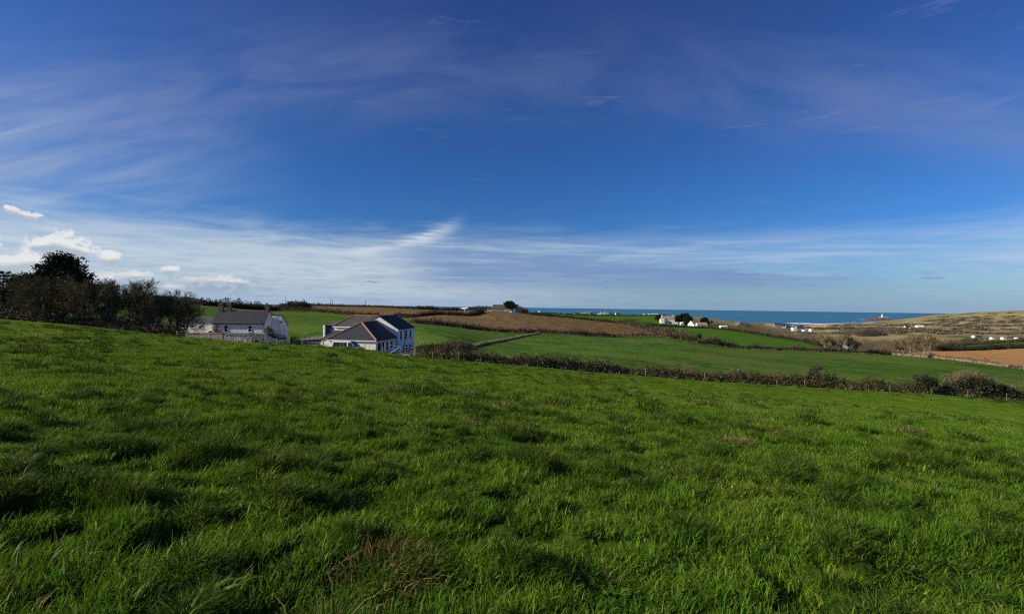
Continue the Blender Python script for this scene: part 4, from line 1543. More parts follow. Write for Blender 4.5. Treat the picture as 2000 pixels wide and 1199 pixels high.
def fence(name, label, nodes, h, group=None, m_='timber', wires=3, rad=0.06, jit=0.12, seed=1):
    rng = random.Random(seed)
    p0 = P(*nodes[0][:2])
    t = thing(name, label, 'fence', p0, 0, group)
    tops = []
    for nd in nodes:
        p = P(nd[0], nd[1]) - p0
        hh = h * rng.uniform(1 - jit, 1 + jit) if len(nd) < 3 else nd[2]
        dx, dy = rng.uniform(-0.05, 0.05) * hh, rng.uniform(-0.05, 0.05) * hh
        mb = MB()
        mb.tube([(p.x, p.y, p.z - 0.35), (p.x + dx, p.y + dy, p.z + hh - 0.05), (p.x + dx, p.y + dy, p.z + hh)], [rad, rad * 0.95, rad * 0.5], 6)
        mb.build('post', M[m_], t)
        tops.append((p, hh))
    for k in range(wires):
        mb = MB()
        f = (k + 1) / (wires + 0.4)
        mb.tube([(p.x, p.y - rad - 0.005, p.z + hh * f) for p, hh in tops], 0.006, 4)
        mb.build('wire', M['galv'], t)
    return t


fence('wire_fence', 'post and wire fence on the pasture brow in front of house and barn', [(345, 72.5), (365, 72.2), (410, 71.5), (455, 71), (507, 70.8), (540, 70.6), (565, 70.6, 1.75), (590, 70.6), (632, 70.6), (672, 70.7), (713, 70.9, 1.2), (748, 71.6)], 1.05)
fence('wire_fence', 'pale post and wire fence along the bramble hedge below the pasture', [(845, 74.4), (895, 75.6, 1.35), (1060, 81.5, 0.9), (1181, 85.5, 0.8), (1261, 87.3, 1.35), (1376, 89.8, 1.4), (1517, 92.3, 0.8), (1572, 93, 1.3), (1662, 94, 1.05), (1738, 94.5, 1.4), (1819, 95.3, 1.1), (1890, 95.9, 1.4), (1967, 96.5, 1.3), (2050, 97.3)], 1.1, seed=3, rad=0.045)
fence('paddock_fence', 'weathered timber paddock posts behind the yard, left of the barn', [(570, 119), (578, 119.5), (586, 119.5), (596, 120), (604, 120), (612, 120.5), (622, 121), (632, 121)], 1.3, seed=8, wires=2)


def yard_bits():
    p = P(583, 92)
    leafy('dark_shrub', 'dark rounded shrub beside the end of the white house', 'shrub', P(576, 108), [(0, 0, 0.9, 1.15, 0.9, 1.0), (-0.6, 0, 1.3, 0.7, 0.7, 0.7), (0.9, 0, 0.6, 0.8, 0.7, 0.7)], 1500, 0.2, DKG, None, 5)
    leafy('dark_shrub', 'low dark shrub against the shed wall under the bare trees', 'shrub', P(352, 112), [(0, 0, 0.9, 1.3, 0.9, 1.0), (1.2, 0, 0.8, 0.9, 0.7, 0.8), (-1.2, 0, 1.2, 0.9, 0.7, 1.0)], 1500, 0.2, DKG, None, 6)
    # stacked timber
    p = P(612, 108)
    t = thing('timber_stack', 'stack of grey planks in the yard between house and barn', 'timber stack', p, RAD(5))
    rng = random.Random(3)
    for k in range(14):
        mb = MB()
        r = k // 5
        y = (k % 5) * 0.36 + rng.uniform(-0.02, 0.02)
        x = rng.uniform(-0.25, 0.25)
        mb.box(-2.2 + x, 2.0 + x, y, y + 0.33, 0.02 + r * 0.2, 0.2 + r * 0.2)
        mb.build('plank', M['dark_timber' if k % 3 else 'timber'], t)
    p = P(598, 96)
    t = thing('rubble_heap', 'heap of pale stones lying in the yard beyond the fence', 'stones', p)
    for k in range(34):
        a, q = rng.uniform(0, 6.28), rng.random() ** 0.6
        s = rng.uniform(0.16, 0.34)
        mb = MB()
        mb.lathe([(s * 0.6, -s * 0.4), (s, 0.0), (s * 0.75, s * 0.45), (s * 0.2, s * 0.62)], 6)
        mb.v = [(x * rng.uniform(0.8, 1.2), y * rng.uniform(0.8, 1.2), z) for x, y, z in mb.v]
        o = mb.build('stone', M['pale_stone'], t)
        o.location = (math.cos(a) * q * 2.4, math.sin(a) * q * 1.2, 0.1 + (1 - q) * 0.75)
        o.rotation_euler = (rng.uniform(-.4, .4), rng.uniform(-.4, .4), a)
    p = P(628, 94)
    t = thing('stone_trough', 'pale stone trough wall at the corner of the barn yard', 'trough', p, RAD(4))
    mb = MB()
    for (x0, x1, y0, y1, z1) in ((-0.9, 0.9, -0.35, -0.22, 1.0), (-0.9, 0.9, 0.22, 0.35, 1.0), (-0.9, -0.76, -0.218, 0.218, 1.0), (0.76, 0.9, -0.218, 0.218, 1.0)):
        mb.box(x0, x1, y0, y1, -0.5, z1)
    mb.build('trough', M['pale_stone'], t)


yard_bits()

# ------------------------------------------------------------------ hedges and walls between the fields
hedge('bramble_hedge', 'brown bramble hedge along the bottom of the pasture, by the white-topped posts', [(818, 75.5), (850, 76.5), (900, 78), (1000, 81), (1100, 85), (1200, 88), (1300, 90), (1400, 92), (1500, 94), (1600, 95.5), (1700, 96.5), (1800, 97.5), (1900, 98.5), (2000, 99.5), (2080, 100.5)], 1.45, 2.7, 760, 0.21, [(0.088, 0.066, 0.024), (0.125, 0.092, 0.034), (0.052, 0.054, 0.018), (0.16, 0.088, 0.028), (0.060, 0.088, 0.022), (0.20, 0.160, 0.065)], [0.22, 0.2, 0.22, 0.08, 0.22, 0.06], 11, stretch=2.4, up=0.15, wave=4.5, fringe=(0.6, 14, [(0.24, 0.18, 0.09), (0.17, 0.13, 0.06), (0.12, 0.11, 0.045), (0.30, 0.23, 0.12)]), hvar=0.7)
hedge('bramble_hedge', 'stubby brown bramble bank running back from the gate behind the barn', [(812, 78), (845, 84), (880, 92), (902, 103), (914, 110)], 1.7, 2.4, 330, 0.28, BR, BRW, 12, fringe=(0.6, 20, STRAW))
hedge('field_hedge', 'brown hedge along the lower edge of the large stubble field', [(800, 181), (850, 186), (900, 190), (980, 198), (1045, 206), (1120, 212), (1200, 220), (1270, 222), (1330, 223)], 2.0, 3.0, 190, 0.5, [(0.10, 0.062, 0.040), (0.14, 0.085, 0.055), (0.07, 0.055, 0.035), (0.19, 0.10, 0.06), (0.06, 0.065, 0.03)], BRW, 13, fringe=(0.8, 22, STRAW))
hedge('field_hedge', 'dark patchy hedge between the two far green fields, right of the round bush', [(1330, 223.5), (1400, 225.5), (1500, 232.5), (1600, 240.5), (1680, 246), (1738, 250)], 2.1, 3.0, 190, 0.5, [(0.05, 0.045, 0.028), (0.09, 0.065, 0.042), (0.04, 0.055, 0.024), (0.20, 0.15, 0.09)], [0.35, 0.3, 0.25, 0.1], 14, hvar=0.8, fringe=(0.8, 18, STRAW))
hedge('field_hedge', 'reddish scrubby hedge with pale dry grass below the orange ploughed field', [(1738, 250), (1790, 244), (1850, 235.5), (1925, 225), (2000, 215.5), (2080, 209)], 1.9, 3.0, 170, 0.5, [(0.16, 0.095, 0.065), (0.20, 0.12, 0.085), (0.11, 0.075, 0.05), (0.30, 0.23, 0.14)], None, 15, hvar=0.8, fringe=(1.3, 70, [(0.46, 0.36, 0.21), (0.38, 0.29, 0.16), (0.50, 0.40, 0.25)]))
hedge('field_hedge', 'dark hedge bending across the hill between the two stubble fields', [(770, 294), (800, 289), (826, 294), (856, 301), (890, 302), (920, 303), (932, 315), (940, 328)], 2.6, 3.6, 120, 0.7, [(0.026, 0.024, 0.014), (0.04, 0.034, 0.02), (0.03, 0.036, 0.016)], None, 16, hvar=0.3)
hedge('field_hedge', 'brown hedge between the green field behind the house and the stubble', [(520, 331), (570, 328), (620, 325), (684, 320), (740, 306)], 2.6, 3.6, 110, 0.7, BR, BRW, 17, fringe=(0.8, 12, STRAW))
hedge('skyline_hedge', 'thin dark hedge along the skyline of the upper stubble field', [(545, 432), (600, 431), (670, 431), (736, 431), (801, 430), (850, 425), (905, 421)], 2.0, 4.0, 60, 0.9, DKG, None, 18, hvar=0.25, wave=20)
hedge('skyline_hedge', 'tall dark row of wind-cut hedge trees above the green field behind the house', [(362, 300), (400, 303), (450, 312), (500, 322), (540, 330), (600, 405)], 4.0, 5.0, 110, 1.0, [(0.022, 0.024, 0.014), (0.038, 0.032, 0.02), (0.03, 0.038, 0.016)], None, 19, hvar=0.6, wave=14)
hedge('field_hedge', 'dark hedge along the top right edge of the large stubble field', [(1030, 345), (1100, 352), (1160, 349), (1222, 342)], 1.6, 3.0, 90, 0.7, DKG, None, 20, hvar=0.3)
hedge('field_hedge', 'brown overgrown hedge slanting down between stubble and green field to the bushes', [(1222, 342), (1262, 310), (1300, 275), (1330, 248), (1352, 232)], 3.0, 6.5, 190, 0.7, [(0.11, 0.075, 0.05), (0.075, 0.06, 0.036), (0.14, 0.10, 0.065), (0.06, 0.07, 0.032)], None, 21, hvar=0.7)
hedge('field_hedge', 'dark hedge below the white farmhouse and bungalows', [(1225, 455), (1262, 441), (1330, 436), (1406, 431), (1450, 418), (1500, 401), (1540, 368), (1571, 341), (1602, 300)], 2.0, 4.0, 110, 0.8, [(0.03, 0.032, 0.018), (0.05, 0.042, 0.026), (0.035, 0.048, 0.02)], None, 22, hvar=0.5)
hedge('field_hedge', 'dark green hedge between the ploughed field and the far green strip', [(1822, 296), (1860, 305), (1900, 314), (1950, 324), (2000, 332), (2080, 342)], 3.0, 4.5, 150, 0.7, [(0.03, 0.042, 0.018), (0.05, 0.062, 0.026), (0.055, 0.045, 0.028)], None, 23, hvar=0.4)
hedge('field_hedge', 'brown hedge beyond the far green strip below the caravans', [(1838, 388), (1880, 402), (1930, 425), (2000, 452), (2080, 470)], 2.6, 5.0, 110, 0.8, BR, BRW, 24, hvar=0.6)
hedge('field_hedge', 'thin dark hedge beneath the far row of cliff-top houses', [(1040, 560), (1120, 600), (1200, 640), (1300, 665)], 1.6, 4.0, 50, 1.0, DKG, None, 25, hvar=0.5)


def stone_wall():
    nodes = [(914, 110), (935, 125), (950, 137), (990, 165), (1022, 185), (1056, 206)]
    pts = [P(*n) for n in nodes]
    t = thing('stone_hedge_bank', 'low pale stone bank with rough grass dividing two green fields', 'wall', pts[0])
    rng = random.Random(6)
    gm = mat('bank_grass', (0.13, 0.12, 0.05), (0.24, 0.20, 0.10), 0.95, 1.0, bump=0.1)
    core = MB()
    k = 0
    for i in range(len(pts) - 1):
        a, b = pts[i] - pts[0], pts[i + 1] - pts[0]
        d = (b - a).normalized()
        n = Vector((d.y, -d.x, 0))
        core.add([tuple(a + n * 0.45 + Vector((0, 0, -0.4))), tuple(b + n * 0.45 + Vector((0, 0, -0.4))), tuple(b + n * 0.22 + Vector((0, 0, 0.30))), tuple(a + n * 0.22 + Vector((0, 0, 0.30))), tuple(a - n * 0.45 + Vector((0, 0, -0.4))), tuple(b - n * 0.45 + Vector((0, 0, -0.4))), tuple(b - n * 0.22 + Vector((0, 0, 0.30))), tuple(a - n * 0.22 + Vector((0, 0, 0.30)))],
                 [(0, 1, 2, 3), (3, 2, 6, 7), (5, 4, 7, 6), (0, 3, 7, 4), (1, 5, 6, 2)])
    core.build('bank', M['stone'], t)
    r = np.random.default_rng(9)
    n = 9000
    seg = r.integers(0, len(pts) - 1, n)
    f = r.random(n)
    A = np.array([tuple(p - pts[0]) for p in pts])
    C = A[seg] * (1 - f)[:, None] + A[seg + 1] * f[:, None]
    C += r.normal(size=(n, 3)) * np.array([0.22, 0.3, 0.06])
    C[:, 2] += r.uniform(0.05, 0.62, n)
    V, F = cards(r, C, r.uniform(0.2, 0.5, n), 6, 0.8)
    link('rough_grass', mesh_np('rough_grass', V, F, M['leaf'], pal(r, n, [(0.26, 0.23, 0.12), (0.36, 0.31, 0.18), (0.12, 0.14, 0.045)], None, 0.3)), t)


stone_wall()

# ------------------------------------------------------------------ trees on the left
hedge('undergrowth_hedge', 'tangled dark undergrowth under the row of bare trees beside the pasture', [(-60, 78), (0, 78), (100, 77.5), (200, 76.5), (300, 76), (352, 76.5)], 2.1, 3.4, 420, 0.32, [(0.035, 0.028, 0.018), (0.055, 0.042, 0.028), (0.03, 0.036, 0.016), (0.09, 0.07, 0.045)], [0.4, 0.3, 0.2, 0.1], 31, hvar=0.7)
LEFT = [(40, 80, 6.4, 102), (66, 77, 7.3, 101), (92, 78, 8.0, 103), (118, 80, 7.6, 102), (138, 77.5, 7.6, 104), (160, 79, 7.2, 101), (182, 78, 8.3, 103), (200, 80, 8.3, 102), (218, 78, 8.0, 105), (236, 80, 8.0, 104), (253, 78.5, 8.0, 105), (275, 79.5, 9.0, 105), (296, 81, 7.4, 102), (318, 82, 7.4, 103), (342, 82, 8.2, 101), (286, 78.5, 7.4, 102), (308, 79.5, 7.2, 105), (329, 80.5, 7.4, 105), (352, 83, 7.4, 102)]
LLAB = ['bare tree in front of the flat evergreen, left of the cypress', 'spreading bare tree under the left skirts of the dark cypress', 'tallest twiggy tree directly before the dark cypress trunk', 'bare tree before the middle of the dark cypress', 'bare tree with crooked limbs before the right skirts of the cypress', 'bare tree just clear of the cypress on its right', 'second bare tree to the right of the dark cypress', 'third bare tree to the right of the dark cypress', 'fourth bare tree to the right of the dark cypress', 'fifth bare tree to the right of the dark cypress, in the dense row', 'sixth bare tree right of the cypress, just before the tall upright one', 'upright bare tree standing tallest in the right half of the row', 'thin bare tree in the dip right of the tall upright one', 'second to last bare tree of the row, next to the shed side', 'last rounded bare tree of the row beside the long shed', 'slim bare tree filling the gap just right of the tall upright one', 'narrow bare tree between the dip and the shed end of the row', 'narrow bare tree squeezed against the last rounded one on its left', 'twin-stemmed bare tree overhanging the end of the long shed']
VAR = {101: dict(r0=0.20, limbs=8, fork=0.18, spread=1.05), 102: dict(r0=0.17, limbs=9, fork=0.15, spread=0.85, trunks=2), 103: dict(r0=0.24, limbs=8, fork=0.15, spread=1.15, lean=(0.6, 0)), 104: dict(r0=0.2, limbs=8, fork=0.2, spread=1.2, lean=(1.0, 0.2)), 105: dict(r0=0.15, limbs=10, fork=0.22, spread=0.6)}
for k, ((a, b, h, v), lab) in enumerate(zip(LEFT, LLAB)):
    bare_tree(a, b, h, lab, v, 'bare trees in the row beside the pasture', rz=k * 1.7, sx=1.12, dense=1.45, twig_w=0.009, **VAR[v])
cypress('cypress_tree', 'large dome-shaped dark cypress rising above the row of bare trees', 119, 92, 11.8, 12.6, 41, tiers=13, n_per=150, size=0.55, cone=True)
cypress('cypress_tree', 'low flat-topped dark evergreen left of the big cypress', 52, 98, 7.6, 8.0, 42, wind=-0.15, tiers=8, base=0.3)


def pine():
    p = P(6, 104)
    H = at(6, 533, 104).z - p.z
    t = thing('pine_tree', 'spindly open pine with whorled branches at the left picture edge', 'tree', p)
    mb = MB()
    mb.tube([(0, 0, -0.4), (0.1, 0, H * 0.5), (0, 0, H)], [0.24, 0.16, 0.03], 7)
    r = np.random.default_rng(7)
    Vs, Fs, off = [], [], 0
    for k in range(9):
        f = 0.36 + 0.62 * k / 8
        n = 6
        for j in range(n):
            a = 6.283 * (j + r.random() * 0.6) / n
            L = (1.5 - 1.0 * (f - 0.36)) * r.uniform(1.0, 1.7)
            b0 = np.array([0, 0, H * f])
            b1 = b0 + np.array([math.cos(a) * L, math.sin(a) * L, L * 0.25])
            mb.tube([tuple(b0), tuple(b1)], [0.05, 0.015], 4)
            m = 70
            ff = 0.35 + 0.65 * r.random((m, 1))
            C = b0 + (b1 - b0) * ff + r.normal(size=(m, 3)) * 0.13
            V, F = cards(r, C, r.uniform(0.25, 0.5, m), 4, 0.5, (b1 - b0)[None, :] / L + r.normal(size=(m, 3)) * 0.5)
            Vs.append(V)
            Fs.append(F + off)
            off += len(V)
    mb.build('trunk', M['bark'], t, True)
    link('crown', mesh_np('crown', np.concatenate(Vs), np.concatenate(Fs), M['needle']), t)


pine()
hedge('skyline_hedge', 'distant dark hedge across the green field at the far left', [(-90, 262), (0, 262), (100, 262), (200, 262), (300, 270), (362, 296)], 3.4, 5.0, 80, 1.0, [(0.03, 0.028, 0.018), (0.05, 0.042, 0.028), (0.03, 0.04, 0.02)], None, 33, hvar=0.6, wave=14)

# ------------------------------------------------------------------ bushes on the near hedge
GB = [(0.030, 0.044, 0.018), (0.050, 0.062, 0.026), (0.075, 0.070, 0.034), (0.10, 0.085, 0.05)]
leafy('round_bush', 'round dark green bush standing in the bramble hedge, left of the windswept thorns', 'bush', P(1806, 97), [(0, 0, 1.7, 1.9, 1.5, 1.6), (-0.6, 0, 2.3, 1.2, 1.2, 1.1), (0.9, 0, 1.4, 1.5, 1.3, 1.3), (0.3, 0.2, 2.7, 0.9, 0.9, 0.7), (1.8, -0.2, 0.8, 1.0, 0.9, 0.9)], 7000, 0.26, GB, [0.4, 0.3, 0.2, 0.1], 51)


def windswept():
    p = P(1893, 98.5)
    t = leafy('windswept_thorn', 'broad windswept thorn thicket with a pale twiggy crest on the bramble hedge', 'bush', p, [(-3.6, 0, 1.5, 1.7, 1.5, 1.4), (-2.2, 0, 2.3, 1.8, 1.5, 1.5), (0.0, 0.3, 2.5, 2.2, 1.6, 1.5), (2.0, 0, 2.2, 1.9, 1.6, 1.5), (3.6, 0, 1.6, 1.6, 1.4, 1.3), (0.6, -0.4, 1.0, 2.6, 1.3, 1.0)], 9000, 0.28, [(0.036, 0.046, 0.020), (0.060, 0.062, 0.030), (0.11, 0.092, 0.056), (0.17, 0.14, 0.09)], [0.35, 0.3, 0.2, 0.15], 52, stretch=2.4)
    r = np.random.default_rng(5)
    n = 2200
    x = r.uniform(-4.6, 4.4, n)
    top = 1.9 + 2.1 * np.cos(x / 3.6) ** 1
    C = np.column_stack([x, r.normal(0, 1.0, n), top + r.normal(0, 0.35, n) + 0.15])
    V, F = cards(r, C, r.uniform(0.4, 1.0, n), 16, 0.5, np.array([[0.75, 0.1, 0.65]]) + r.normal(size=(n, 3)) * 0.35)
    link('bare_twigs', mesh_np('bare_twigs', V, F, M['leaf'], pal(r, n, [(0.17, 0.145, 0.07), (0.23, 0.19, 0.095), (0.11, 0.10, 0.045)], None, 0.25)), t)


windswept()
leafy('dark_bush', 'dark evergreen bush at the right end of the bramble hedge', 'bush', P(1958, 98.5), [(0, 0, 1.3, 1.5, 1.3, 1.3), (-1.2, 0, 1.2, 1.2, 1.1, 1.1), (1.3, 0, 0.9, 1.2, 1.1, 0.9), (2.4, 0, 0.7, 1.0, 1.0, 0.8)], 5000, 0.24, DKG, None, 53)
bare_tree(1975, 101, 3.6, 'thin leafless thorn behind the dark bush at the right picture edge', 111, None, 0.3, 1.3, name='thorn_tree', twig='twig_pale', r0=0.12, limbs=8, fork=0.1, spread=1.2, lean=(1.3, 0))


def leaner():
    p = P(1578, 95)
    t = leafy('leaning_thorn', 'small thorn tree leaning to the right above the bramble hedge', 'tree', p, [(0.2, 0, 1.6, 0.7, 0.6, 0.7), (0.8, 0, 2.3, 0.9, 0.7, 0.7), (1.5, 0, 2.9, 0.9, 0.7, 0.55)], 2400, 0.2, [(0.07, 0.062, 0.035), (0.11, 0.095, 0.055), (0.16, 0.13, 0.085), (0.05, 0.06, 0.028)], None, 54, stretch=3)
    mb = MB()
    mb.tube([(-0.3, 0, -0.3), (0.05, 0, 0.9), (0.8, 0, 2.0), (1.6, 0, 2.9)], [0.13, 0.11, 0.08, 0.03], 6)
    mb.build('leaning_trunk', M['bark'], t, True)
    t.scale = (1.12, 1.1, 1.18)


leaner()
for (a, b, h, lab, v) in ((1347, 91, 2.9, 'pale twiggy thorn bush in the bramble hedge, left of two', 112), (1441, 93, 2.7, 'pale branching thorn bush in the bramble hedge, right of two', 113), (1500, 94, 2.0, 'low pale forked thorn in the bramble hedge before the leaning thorn', 112)):
    bare_tree(a, b, h, lab, v, None, 0.5 * v, 1.35, name='thorn_bush', twig='twig_pale', r0=0.14, limbs=9, fork=0.05, spread=1.1, trunks=2)
leafy('low_bush', 'low dark bush on the bank behind the gate, beside the barn', 'bush', P(850, 92), [(0, 0, 0.7, 1.0, 0.8, 0.8), (0.8, 0, 0.5, 0.8, 0.7, 0.6)], 1500, 0.2, DKG, None, 55)
leafy('low_bush', 'yellowish tufted bush on the bank at the foot of the stone bank', 'bush', P(882, 96), [(0, 0, 0.6, 1.6, 0.9, 0.7), (1.4, 0, 0.5, 1.0, 0.8, 0.6)], 1500, 0.25, [(0.14, 0.12, 0.05), (0.22, 0.18, 0.09), (0.07, 0.08, 0.03)], None, 56)
# bushes in the far hedge
leafy('round_bush', 'broad domed thorn bush on the hedge between the far green fields', 'bush', P(1392, 226), [(0, 0, 2.3, 2.6, 2.2, 1.9), (-1.6, 0, 1.7, 1.7, 1.6, 1.6), (1.7, 0, 1.9, 1.7, 1.6, 1.6)], 4500, 0.45, [(0.075, 0.075, 0.035), (0.12, 0.105, 0.055), (0.05, 0.055, 0.026), (0.19, 0.155, 0.09)], None, 57, stretch=3)
leafy('upright_bush', 'dark upright bush leaning right at the tip of the stubble field', 'bush', P(1363, 236), [(0, 0, 1.6, 1.2, 1.1, 1.6), (0.7, 0, 2.9, 1.1, 1.0, 1.2)], 2200, 0.4, [(0.04, 0.036, 0.022), (0.07, 0.055, 0.035), (0.03, 0.035, 0.018)], None, 58, stretch=3)
# bare trees at the edge of the scrub
RT = [(1612, 243, 8.4, 121), (1626, 246, 7.0, 122), (1643, 245, 8.6, 123), (1658, 248, 7.4, 122), (1671, 247, 6.2, 121), (1748, 251, 7.0, 122), (1763, 250, 8.0, 121), (1777, 246, 9.6, 123), (1788, 244, 9.0, 122), (1806, 240, 10.2, 124)]
RL = ['first bare tree of the far clump, at its leftmost end beyond the green field', 'second bare tree of the left far clump, thin, beside the first', 'tallest bare tree in the middle of the left far clump', 'fourth bare tree of the left far clump, before the hidden cottage', 'shortest bare tree at the end of the left far clump', 'first slender tree of the clump by the ploughed field', 'second slender tree of the clump by the ploughed field', 'tall bare tree in the middle of the clump by the ploughed field', 'slim tree next to the big forked one by the ploughed field', 'big forked bare tree with pale trunk at the corner of the ploughed field']
RV = {121: dict(r0=0.26, limbs=9, fork=0.3, spread=0.9), 122: dict(r0=0.18, limbs=9, fork=0.35, spread=0.7), 123: dict(r0=0.24, limbs=9, fork=0.3, spread=1.0), 124: dict(r0=0.20, limbs=10, fork=0.12, spread=0.75, trunks=2)}
for k, ((a, b, h, v), lab) in enumerate(zip(RT, RL)):
    bare_tree(a, b, h * 1.12, lab, v, 'bare trees beyond the far green field', k * 1.3, 1.15, twig='twig', dense=1.25, twig_w=0.02, **RV[v])


def twig_mass(name, label, spots, seed, cols, n_each=170, size=0.9, kind='stuff', stretch=5.0):
    r = np.random.default_rng(seed)
    Cs, Ts = [], []
    for (p, hw, hh) in spots:
        d = r.normal(size=(n_each, 3))
        d /= np.linalg.norm(d, axis=1)[:, None]
        d[:, 2] = np.abs(d[:, 2])
        rr = (0.45 + 0.55 * r.random((n_each, 1)) ** 0.5) * (1 + 0.12 * r.normal(size=(n_each, 1)))
        Cs.append(np.array(tuple(p)) + d * rr * np.array([hw, hw, hh]))
        Ts.append(np.full(n_each, r.uniform(0.7, 1.35)))
    C = np.concatenate(Cs)
    tone = np.repeat(np.concatenate(Ts)[:, None], 4, 0)
    V, F = cards(r, C, size * r.uniform(0.5, 1.5, len(C)), stretch, 0.5)
    o = link(name, mesh_np(name, V, F, M['leaf'], pal(r, len(C), cols, None, 0.25) * tone))
    return tag(o, label, None if kind == 'stuff' else 'thicket', None, kind)


def scrub():
    r = np.random.default_rng(77)
    spots = []
    poly = [(1440, 560, 660), (1500, 430, 640), (1560, 370, 620), (1620, 300, 600), (1680, 262, 560), (1740, 265, 560), (1800, 300, 520), (1836, 400, 470), (1880, 420, 520)]
    xs = [p[0] for p in poly]
    for k in range(330):
        a = r.uniform(1445, 1875)
        lo, hi = np.interp(a, xs, [p[1] for p in poly]), np.interp(a, xs, [p[2] for p in poly])
        f = r.random() ** 1.1
        Y = lo + (hi - lo) * f
        p = P(a, Y)
        s = r.uniform(0.7, 1.3)
        hw = (3.6 if Y < 420 else 5.5) * s
        spots.append((p, hw, (4.4 if 1660 < a < 1830 and Y < 430 else 3.2) * s * 1.1))
    twig_mass('scrub_woodland', 'mass of brown leafless scrub woodland filling the valley', spots, 78, [(0.12, 0.082, 0.055), (0.155, 0.105, 0.070), (0.095, 0.075, 0.048), (0.18, 0.125, 0.085), (0.085, 0.085, 0.05)])
    # dune scrub
    spots = []
    for k in range(620):
        a = r.uniform(1560, 2060)
        Y = r.uniform(720, 1400)
        x = (a - 1000) / 1000 * Y
        if vnoise(np.array([x / 90.0]), np.array([Y / 130.0]), 61)[0] < 0.03:
            continue
        p = P(a, Y)
        if p.z < -37:
            continue
        s = r.uniform(0.6, 1.4)
        spots.append((p, 8.5 * s, 2.2 * s))
    twig_mass('dune_scrub', 'dark patches of low scrub scattered over the dunes', spots, 79, [(0.10, 0.085, 0.06), (0.075, 0.07, 0.045), (0.13, 0.10, 0.075)], n_each=60, size=3.0, stretch=2.0)
    twig_mass('sallow_thicket', 'large dark domed thicket beside the far pool', [(P(1704, 700), 15.0, 9.0), (P(1692, 695), 11, 7.5), (P(1717, 700), 10, 6.5)], 80, [(0.06, 0.06, 0.045), (0.085, 0.08, 0.055), (0.05, 0.055, 0.035)], n_each=900, size=1.5, kind='thing', stretch=3)
    twig_mass('thicket', 'dark brown thicket just right of the bare trees by the ploughed field', [(P(1827, 300), 3.2, 7.0), (P(1836, 305), 3.0, 6.0), (P(1820, 296), 2.8, 6.0)], 81, [(0.10, 0.075, 0.05), (0.07, 0.06, 0.04), (0.14, 0.10, 0.07)], n_each=900, size=0.7, kind='thing', stretch=4)
    for k, (a, Y, w, h, lab) in enumerate(((1625, 980, 14, 7, 'dark tree clump behind the village, left of the pool'), (1660, 1000, 12, 5, 'low dark clump just left of the far pool'), (1600, 960, 10, 6, 'dark clump on the right of the white village houses'), (1532, 930, 11, 8, 'dark clump on the left of the white village houses'), (1560, 925, 8, 9, 'dark clump among the white village houses'), (1905, 470, 7, 4.5, 'dark green clump behind the far green strip'), (1890, 480, 6, 4, 'grey green clump left of the caravans'), (1455, 600, 8, 5, 'brown thicket right of the church tower'))):
        twig_mass('thicket', lab, [(P(a, Y), w, h), (P(a + 4, Y + 3), w * 0.7, h * 0.8), (P(a - 5, Y - 2), w * 0.75, h * 0.7)], 90 + k, [(0.05, 0.052, 0.034), (0.075, 0.068, 0.045), (0.04, 0.045, 0.028)], n_each=300, size=h * 0.22, kind='thing', stretch=2.5)


scrub()
# trees and bushes round the hilltop farm and along the skyline
cypress('cypress_tree', 'wind-bent dark cypress behind the hilltop farm roof', 998, 372, 7.6, 10.5, 43, wind=-0.35, tiers=7, base=0.35, size=0.9, n_per=60)
SKB = [(822, 425, 3.6, 3.0, 'brown bush on the skyline, leftmost by the upper stubble field'), (838, 424, 4.2, 3.6, 'largest brown bush on the skyline above the dark bent hedge'), (850, 424, 3.0, 2.6, 'small brown bush right of the largest skyline bush'), (872, 422, 3.2, 2.2, 'low skyline bush before the tiny white buildings'), (887, 421, 3.4, 2.6, 'second low skyline bush before the tiny white buildings'), (922, 400, 4.0, 3.4, 'dark bush left of the hilltop farm'), (936, 392, 4.5, 4.2, 'dense dark bush touching the hilltop farm on its left'), (950, 386, 4.0, 4.0, 'dark bush over the left end of the hilltop farm roof'), (1014, 366, 3.2, 5.4, 'grey bush right of the hilltop farm under the cypress'), (1024, 362, 3.0, 3.6, 'small dark bush at the right end of the hilltop farm trees'), (568, 425, 3.0, 4.2, 'left one of two skyline tree clumps beside the far mast'), (584, 425, 3.6, 3.6, 'right one of two skyline tree clumps beside the far mast')]
for k, (a, Y, w, h, lab) in enumerate(SKB):
    leafy('skyline_bush', lab, 'bush', P(a, Y), [(0, 0, h * 0.5, w, w * 0.7, h * 0.52), (w * 0.5, 0, h * 0.4, w * 0.6, w * 0.5, h * 0.42), (-w * 0.5, 0, h * 0.42, w * 0.6, w * 0.5, h * 0.42)], 900, 0.7, [(0.035, 0.034, 0.02), (0.055, 0.048, 0.03), (0.04, 0.046, 0.022)], None, 140 + k, stretch=2.5)

# ------------------------------------------------------------------ distant buildings


